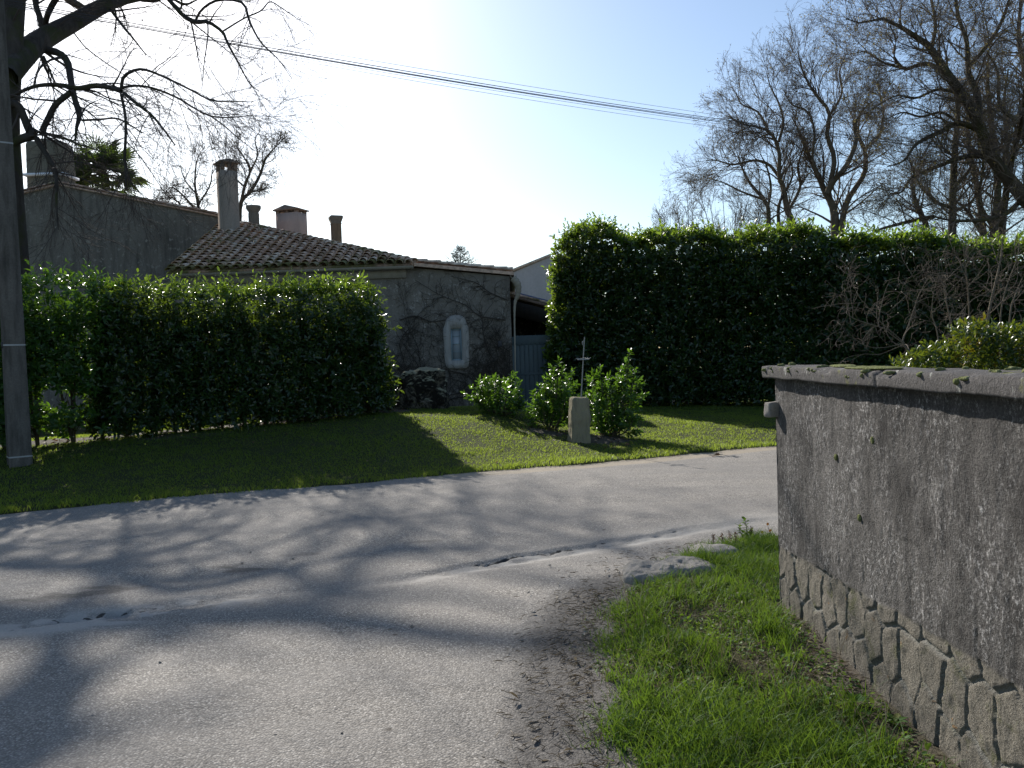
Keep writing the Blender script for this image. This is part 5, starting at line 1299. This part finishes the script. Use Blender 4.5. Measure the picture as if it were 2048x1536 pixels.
# background trees at the left
t7 = [([(470,700),(478,470),(482,405),(500,385),(520,350),(530,320),(545,300),(570,275)], [16,15,13,11,9,7,5,3], 0, 1), ([(482,405),(490,370),(500,340),(485,310),(470,290)], [10,9,7,5,3]), ([(500,345),(515,310),(510,280),(520,262)], [6,5,4,2]), ([(490,375),(465,350),(455,320),(450,300)], [6,5,4,2])]
P, R, Ls = limbs(t7, 46, 1, (0, 0), 58, .62); P[0, 0, 2] = 0
crown_tree('bare_tree', 'pale distant bare tree standing behind the tall chimney', 'tree', P, R, Ls, (P[0, 0, 0], 46, 0), (M['bark_oak'], M['twig_oak']),
  [(3.0, (.8, 2.0), (25, 65), .16, .03, .45, .014), (6, (.4, 1.0), (25, 60), .18, .02, .6, .009), (5, (.2, .6), (25, 60), .2, .02, .7, .006)], (M['bud'], 2, .05), 'distant bare trees left of the roof', 58)
t8 = [([(398,700),(400,450),(396,410),(390,370),(392,330),(398,310)], [12,11,9,7,4,2], 0, 1), ([(398,430),(370,395),(345,375),(330,385)], [7,6,4,2]), ([(396,410),(420,370),(425,330)], [6,5,2]), ([(394,390),(370,360),(360,330)], [5,4,2]), ([(360,700),(362,440),(350,400),(330,395)], [8,7,5,2])]
P, R, Ls = limbs(t8, 47, 1, (0, 0), 59, .62); P[0, 0, 2] = 0
crown_tree('bare_tree', 'faint distant bare tree showing above the gable roof left of the chimney', 'tree', P, R, Ls, (P[0, 0, 0], 47, 0), (M['bark_oak'], M['twig_oak']),
  [(3.0, (.8, 1.9), (25, 65), .16, .03, .45, .012), (5, (.4, 1.0), (25, 60), .18, .02, .6, .008), (4, (.2, .6), (25, 60), .2, .02, .7, .006)], (M['bud'], 1, .05), 'distant bare trees left of the roof', 59)
# palm behind the gable roof
rg = np.random.default_rng(64); c = W(210, 350, 39); po_ = (c[0], 39, 0)
pm = thing('palm_tree', 'fan palm showing its dark crown above the gable roof', 'palm', po_)
P_, R_ = resample([(c[0], 39, 0), (c[0]+.1, 39, c[2]*.5), (c[0], 39, c[2])], [.22, .2, .18], 20); mb = MB(); mb.tube(P_, R_, 12); mb.build('trunk', M['bark_oak'], pm, po_, smooth=True)
B = []; D = []; U = []; S_ = []; ST = []
for k in range(64):
    d_ = nrm(rg.normal(size=3)*A([1.1, 1, .75])+A([0, 0, .15])); L_ = .75+.55*rg.random(); h_ = A([c[0], 39, c[2]])+d_*L_; ST.append(resample([(c[0], 39, c[2]), (h_+A([c[0], 39, c[2]]))/2+A([0, 0, .06]), h_], [.02, .015, .01], 5))
    s_ = nrm(np.cross(d_, rg.normal(size=3)*.4+A([0, 0, 1])))
    for a in np.linspace(-1.5, 1.5, 17):
        B.append(h_); D.append(d_*math.cos(a)+s_*math.sin(a)+A([0, 0, -.12])); U.append(np.cross(s_, d_)+rg.normal(size=3)*.1); S_.append(.75+.25*rg.random())
V, Q, T, r = leaves(A(B), A(D), A(U), A(S_), .16); build('crown', V, [Q, T], M['palm'], pm, po_, {'rnd': r})
tube_obj('frond_stem', [(np.stack([s[0] for s in ST]), np.stack([s[1] for s in ST]), 4)], M['stem'], pm, po_)
# conifer tip over the house
rg = np.random.default_rng(65); c = W(920, 493, 55); co_ = (c[0], 55, 0)
cf = thing('conifer_tree', 'tip of a distant thin conifer above the roof verge', 'tree', co_)
P_, R_ = resample([(c[0], 55, 0), (c[0], 55, c[2]*.5), (c[0], 55, c[2])], [.2, .1, .015], 30); 
T1 = spawn(P_[None], R_[None], 260, (.55, .99), (1.0, 2.2), (60, 88), 7, .05, .05, .4, .012, rg=rg); 
f_ = np.clip((c[2]+.2-T1[0][:, :1, 2:3])*1.0, .2, 2.2)/1.4; T1 = (T1[0][:, :1]+(T1[0]-T1[0][:, :1])*f_, T1[1])
T2 = spawn(*T1, 6, (.1, 1), (.15, .45), (30, 60), 4, .1, 0, .6, .008, rg=rg)
tube_obj('trunk', [(P_[None], R_[None], 8)], M['bark_oak'], cf, co_)
tube_obj('crown', [(*T1, 4), (*T2, 3)], M['needle'], cf, co_)

# ------------------------------------------------------------------ garden shrubs behind the boundary wall
zs_, os_ = 3.072, (1480, 500)
sh = [([(1100,800),(1060,650),(1000,570),(1030,480),(1050,420),(1090,300),(1110,240)], [22,20,16,14,12,9,4]), ([(1000,570),(930,520),(880,480),(780,450),(680,410),(620,350)], [12,11,10,9,7,3]), ([(1075,330),(1160,290),(1260,300),(1330,260)], [8,7,6,3]),
 ([(1330,800),(1320,620),(1300,470),(1270,330),(1250,220),(1225,175)], [22,20,18,14,11,5]), ([(1240,210),(1300,150),(1370,80),(1420,10)], [10,8,6,3]), ([(1520,800),(1520,480),(1540,330),(1570,200),(1600,60),(1615,-80)], [28,26,24,20,16,8]), ([(1390,240),(1440,180),(1480,130),(1530,60)], [8,7,5,3]), ([(1410,420),(1400,240),(1385,100),(1370,-60)], [16,14,12,5]),
 ([(1010,570),(840,420),(770,330),(740,300),(690,200),(665,140)], [10,9,8,7,5,3]), ([(935,360),(980,320),(1040,270),(1100,290)], [8,7,6,3]), ([(850,470),(860,380),(890,260),(920,190)], [8,7,5,3]), ([(1090,300),(1140,200),(1200,130)], [8,6,3]), ([(1000,575),(880,600),(780,590),(700,540),(630,470)], [8,7,6,4,2]), ([(1010,580),(860,640),(760,640),(680,680)], [8,6,5,2]), ([(1640,800),(1660,400),(1690,280),(1740,160)], [20,16,12,5]), ([(1560,300),(1480,280),(1400,330),(1340,420)], [9,7,5,3]), ([(1600,800),(1600,420),(1640,220),(1700,60),(1720,-60)], [18,15,12,8,4]), ([(1250,800),(1210,500),(1180,400),(1190,260),(1230,120)], [14,12,9,6,3])]
P, R, Ls = limbs(sh, 7.6, zs_, os_, 71, .62, .25)
for i in (0, 3, 5, 7, 14, 16, 17): P[i, 0, 2] = .3
crown_tree('bare_shrub', 'pale twiggy leafless shrub rising behind the boundary wall', 'shrub', P, R, Ls, (4.3, 7.6, .1), (M['bark_pale'], M['twig_pale']),
  [(9, (.2, .6), (25, 70), .18, .02, .5, .0020), (5, (.1, .32), (25, 70), .2, .02, .65, .0016), (2, (.05, .16), (25, 70), .2, .02, .8, .0012)], None, None, 72)
rg = np.random.default_rng(81); so_ = (4.0, 6.4, .1)
gs = thing('garden_shrub', 'green and orange leaved evergreen shrub spilling over the boundary wall', 'shrub', so_)
n = 2600; u = rg.random(n); pxs = 1790+ 330*u
topy = np.interp(pxs, [1780, 1800, 1850, 1890, 1915, 1960, 1990, 2040, 2120], [742, 734, 705, 700, 668, 652, 676, 660, 655])
pys = topy+6+(rg.random(n)**1.3)*(330+0*topy); dep = 6.0+.9*rg.random(n)
B = A([W(a, b, c_) for a, b, c_ in zip(pxs, pys, dep)]); D = np.column_stack([rg.normal(size=n)*.45, rg.normal(size=n)*.45-.15, np.ones(n)])
V, Q, T, r = shoots_to_leaves(B, D, .07+.06*rg.random(n), 9, .05, (25, 65), 1.15); r = np.clip(r*.55+1.8*(fbm(V[:, 0]*5, V[:, 1]*5, V[:, 2]*5, seed=3)-.42), 0, 1)
build('foliage', V, [Q, T], M['garden'], gs, so_, {'rnd': r})
S_ = []
for k in range(9): S_.append(resample([(3.6+.16*k, 6.45, .05), (3.55+.17*k, 6.4, .8), (3.5+.18*k, 6.4, 1.45)], [.014, .01, .005], 10))
tube_obj('stem', [(np.stack([s[0] for s in S_]), np.stack([s[1] for s in S_]), 5)], M['stem'], gs, so_)

# ------------------------------------------------------------------ weeds and flowers on the verge
def vz(x, y): return float(verge_z(A([x]), A([y]))[0])
rg = np.random.default_rng(91)
c = G(1493, 1085); z = vz(c[0], c[1]); o_ = (c[0], c[1], z)
wd = thing('tall_weed', 'upright leafy green weed at the far edge of the verge by the wall', 'weed', o_)
pts = [((0, 0, 0), (.005, 0, .09), (-.005, 0, .19)), ((0, 0, 0), (-.04, .01, .07), (-.06, .02, .125)), ((0, 0, 0), (.03, 0, .05), (.05, 0, .08))]
S_ = [resample(A(p)+A(o_), [.004, .003, .002], 10) for p in pts]
tube_obj('stem', [(np.stack([s[0] for s in S_]), np.stack([s[1] for s in S_]), 5)], M['stem'], wd, o_)
B = np.vstack([s[0][2::2] for s in S_]); n = len(B)
V, Q, T, r = shoots_to_leaves(B, np.tile([0, 0, 1.], (n, 1))+rg.normal(size=(n, 3))*.2, np.full(n, .03), 6, .042, (45, 85), 1.7); build('foliage', V, [Q, T], M['verge'], wd, o_, {'rnd': r})
def flower(px, py, gpx, gpy, mat, label, rad):
    g_ = G(gpx, gpy); z = vz(g_[0], g_[1]); h = W(px, py, g_[1]); o_ = (g_[0], g_[1], z)
    f = thing('wild_flower', label, 'flower', o_, 'flowers on the verge')
    P_, R_ = resample([A(o_), (A(o_)+h)/2+A([.008, 0, .0]), h], [.0022, .0018, .0016], 9); mb = MB(); mb.tube(P_, R_, 5); mb.build('stem', M['stem'], f, o_, smooth=True)
    n = 16; th = np.arange(n)/n*6.28; D = np.column_stack([np.cos(th), -.5+0*th, np.sin(th)+.1]); D = D+rg.normal(size=D.shape)*.12
    V, Q, T, r = leaves(np.tile(h, (n, 1)), D, np.tile([0, -1., .6], (n, 1)), np.full(n, rad), 1.1); build('petals', V, [Q, T], mat, f, o_, {'rnd': r})
    V, Q, T, r = leaves(np.tile(A(o_)+[0, 0, .01], (7, 1)), np.column_stack([np.cos(np.arange(7)*.9), np.sin(np.arange(7)*.9), np.full(7, .5)]), np.tile([0, 0, 1.], (7, 1)), np.full(7, .06), 1.1); build('leaf_rosette', V, [Q, T], M['verge'], f, o_, {'rnd': r})
flower(1524, 1064, 1526, 1088, M['petal_y'], 'yellow wild flower between the tall weed and the wall corner', .015)
flower(1535, 1048, 1538, 1086, M['petal_o'], 'upper orange wild flower beside the wall corner', .014)
flower(1540, 1061, 1541, 1086, M['petal_o'], 'lower orange wild flower close to the wall corner', .014)
flower(1717, 1413, 1714, 1428, M['petal_w'], 'white daisy in the grass halfway along the boundary wall', .013)
flower(1793, 1452, 1790, 1466, M['petal_w'], 'white daisy in the nearest grass by the boundary wall', .013)
for k, (px, py) in enumerate([(1427, 1086), (1444, 1083), (1460, 1080), (1471, 1086), (1503, 1078)]):
    g_ = G(px, py+10); z = vz(g_[0], g_[1]); o_ = (g_[0], g_[1], z)
    f = thing('dead_nettle', 'small dark purple topped weed along the far edge of the verge', 'weed', o_, 'purple topped weeds on the verge edge')
    P_, R_ = resample([A(o_), A(o_)+[.002, 0, .05], A(o_)+[0, 0, .10]], [.003, .0025, .002], 8); mb = MB(); mb.tube(P_, R_, 5); mb.build('stem', M['stem'], f, o_, smooth=True)
    B = P_[3:]; V, Q, T, r = shoots_to_leaves(B, np.tile([0, 0, 1.], (len(B), 1)), np.full(len(B), .02), 6, .022, (50, 95), 1.7); build('foliage', V, [Q, T], M['deadleaf'], f, o_, {'rnd': r})

# ------------------------------------------------------------------ sky, sun, camera
sc = bpy.context.scene
w = bpy.data.worlds.new('World'); sc.world = w; w.use_nodes = True
nt = w.node_tree; bg = nt.nodes['Background']; bg.inputs['Strength'].default_value = .10
sky = nt.nodes.new('ShaderNodeTexSky'); sky.sky_type = 'NISHITA'; sky.sun_disc = False
sky.sun_elevation = SUN_EL; sky.sun_rotation = -SUN_AZ; sky.air_density = 1.0; sky.dust_density = .7; sky.ozone_density = 1.0
mxs = nt.nodes.new('ShaderNodeMix'); mxs.data_type = 'RGBA'; mxs.blend_type = 'MULTIPLY'; mxs.inputs[0].default_value = 1.0; mxs.inputs[7].default_value = (.95, 1.0, 1.045, 1)
nt.links.new(sky.outputs[0], mxs.inputs[6]); nt.links.new(mxs.outputs[2], bg.inputs['Color'])
sl_ = bpy.data.lights.new('sun', 'SUN'); sl_.energy = 5.0; sl_.angle = math.radians(.53); sl_.color = (1, .95, .88)
so = bpy.data.objects.new('sun', sl_); C.objects.link(so); so.rotation_euler = Vector(S_DIR).to_track_quat('Z', 'Y').to_euler(); so.location = (-10, 20, 30)
cam = bpy.data.cameras.new('camera'); cam.sensor_width = 36; cam.lens = F/2048*36; cam.clip_start = .05; cam.clip_end = 2000
co = bpy.data.objects.new('camera', cam); C.objects.link(co)
from mathutils import Matrix
m4 = Matrix([[*RC[i], EYE[i]] for i in range(3)]+[[0, 0, 0, 1]]); co.matrix_world = m4
sc.camera = co
sc.view_settings.view_transform = 'Standard'; sc.view_settings.look = 'None'; sc.view_settings.gamma = 1.0; sc.view_settings.exposure = 0.6
sc.cycles.max_bounces = 6; sc.cycles.transparent_max_bounces = 8
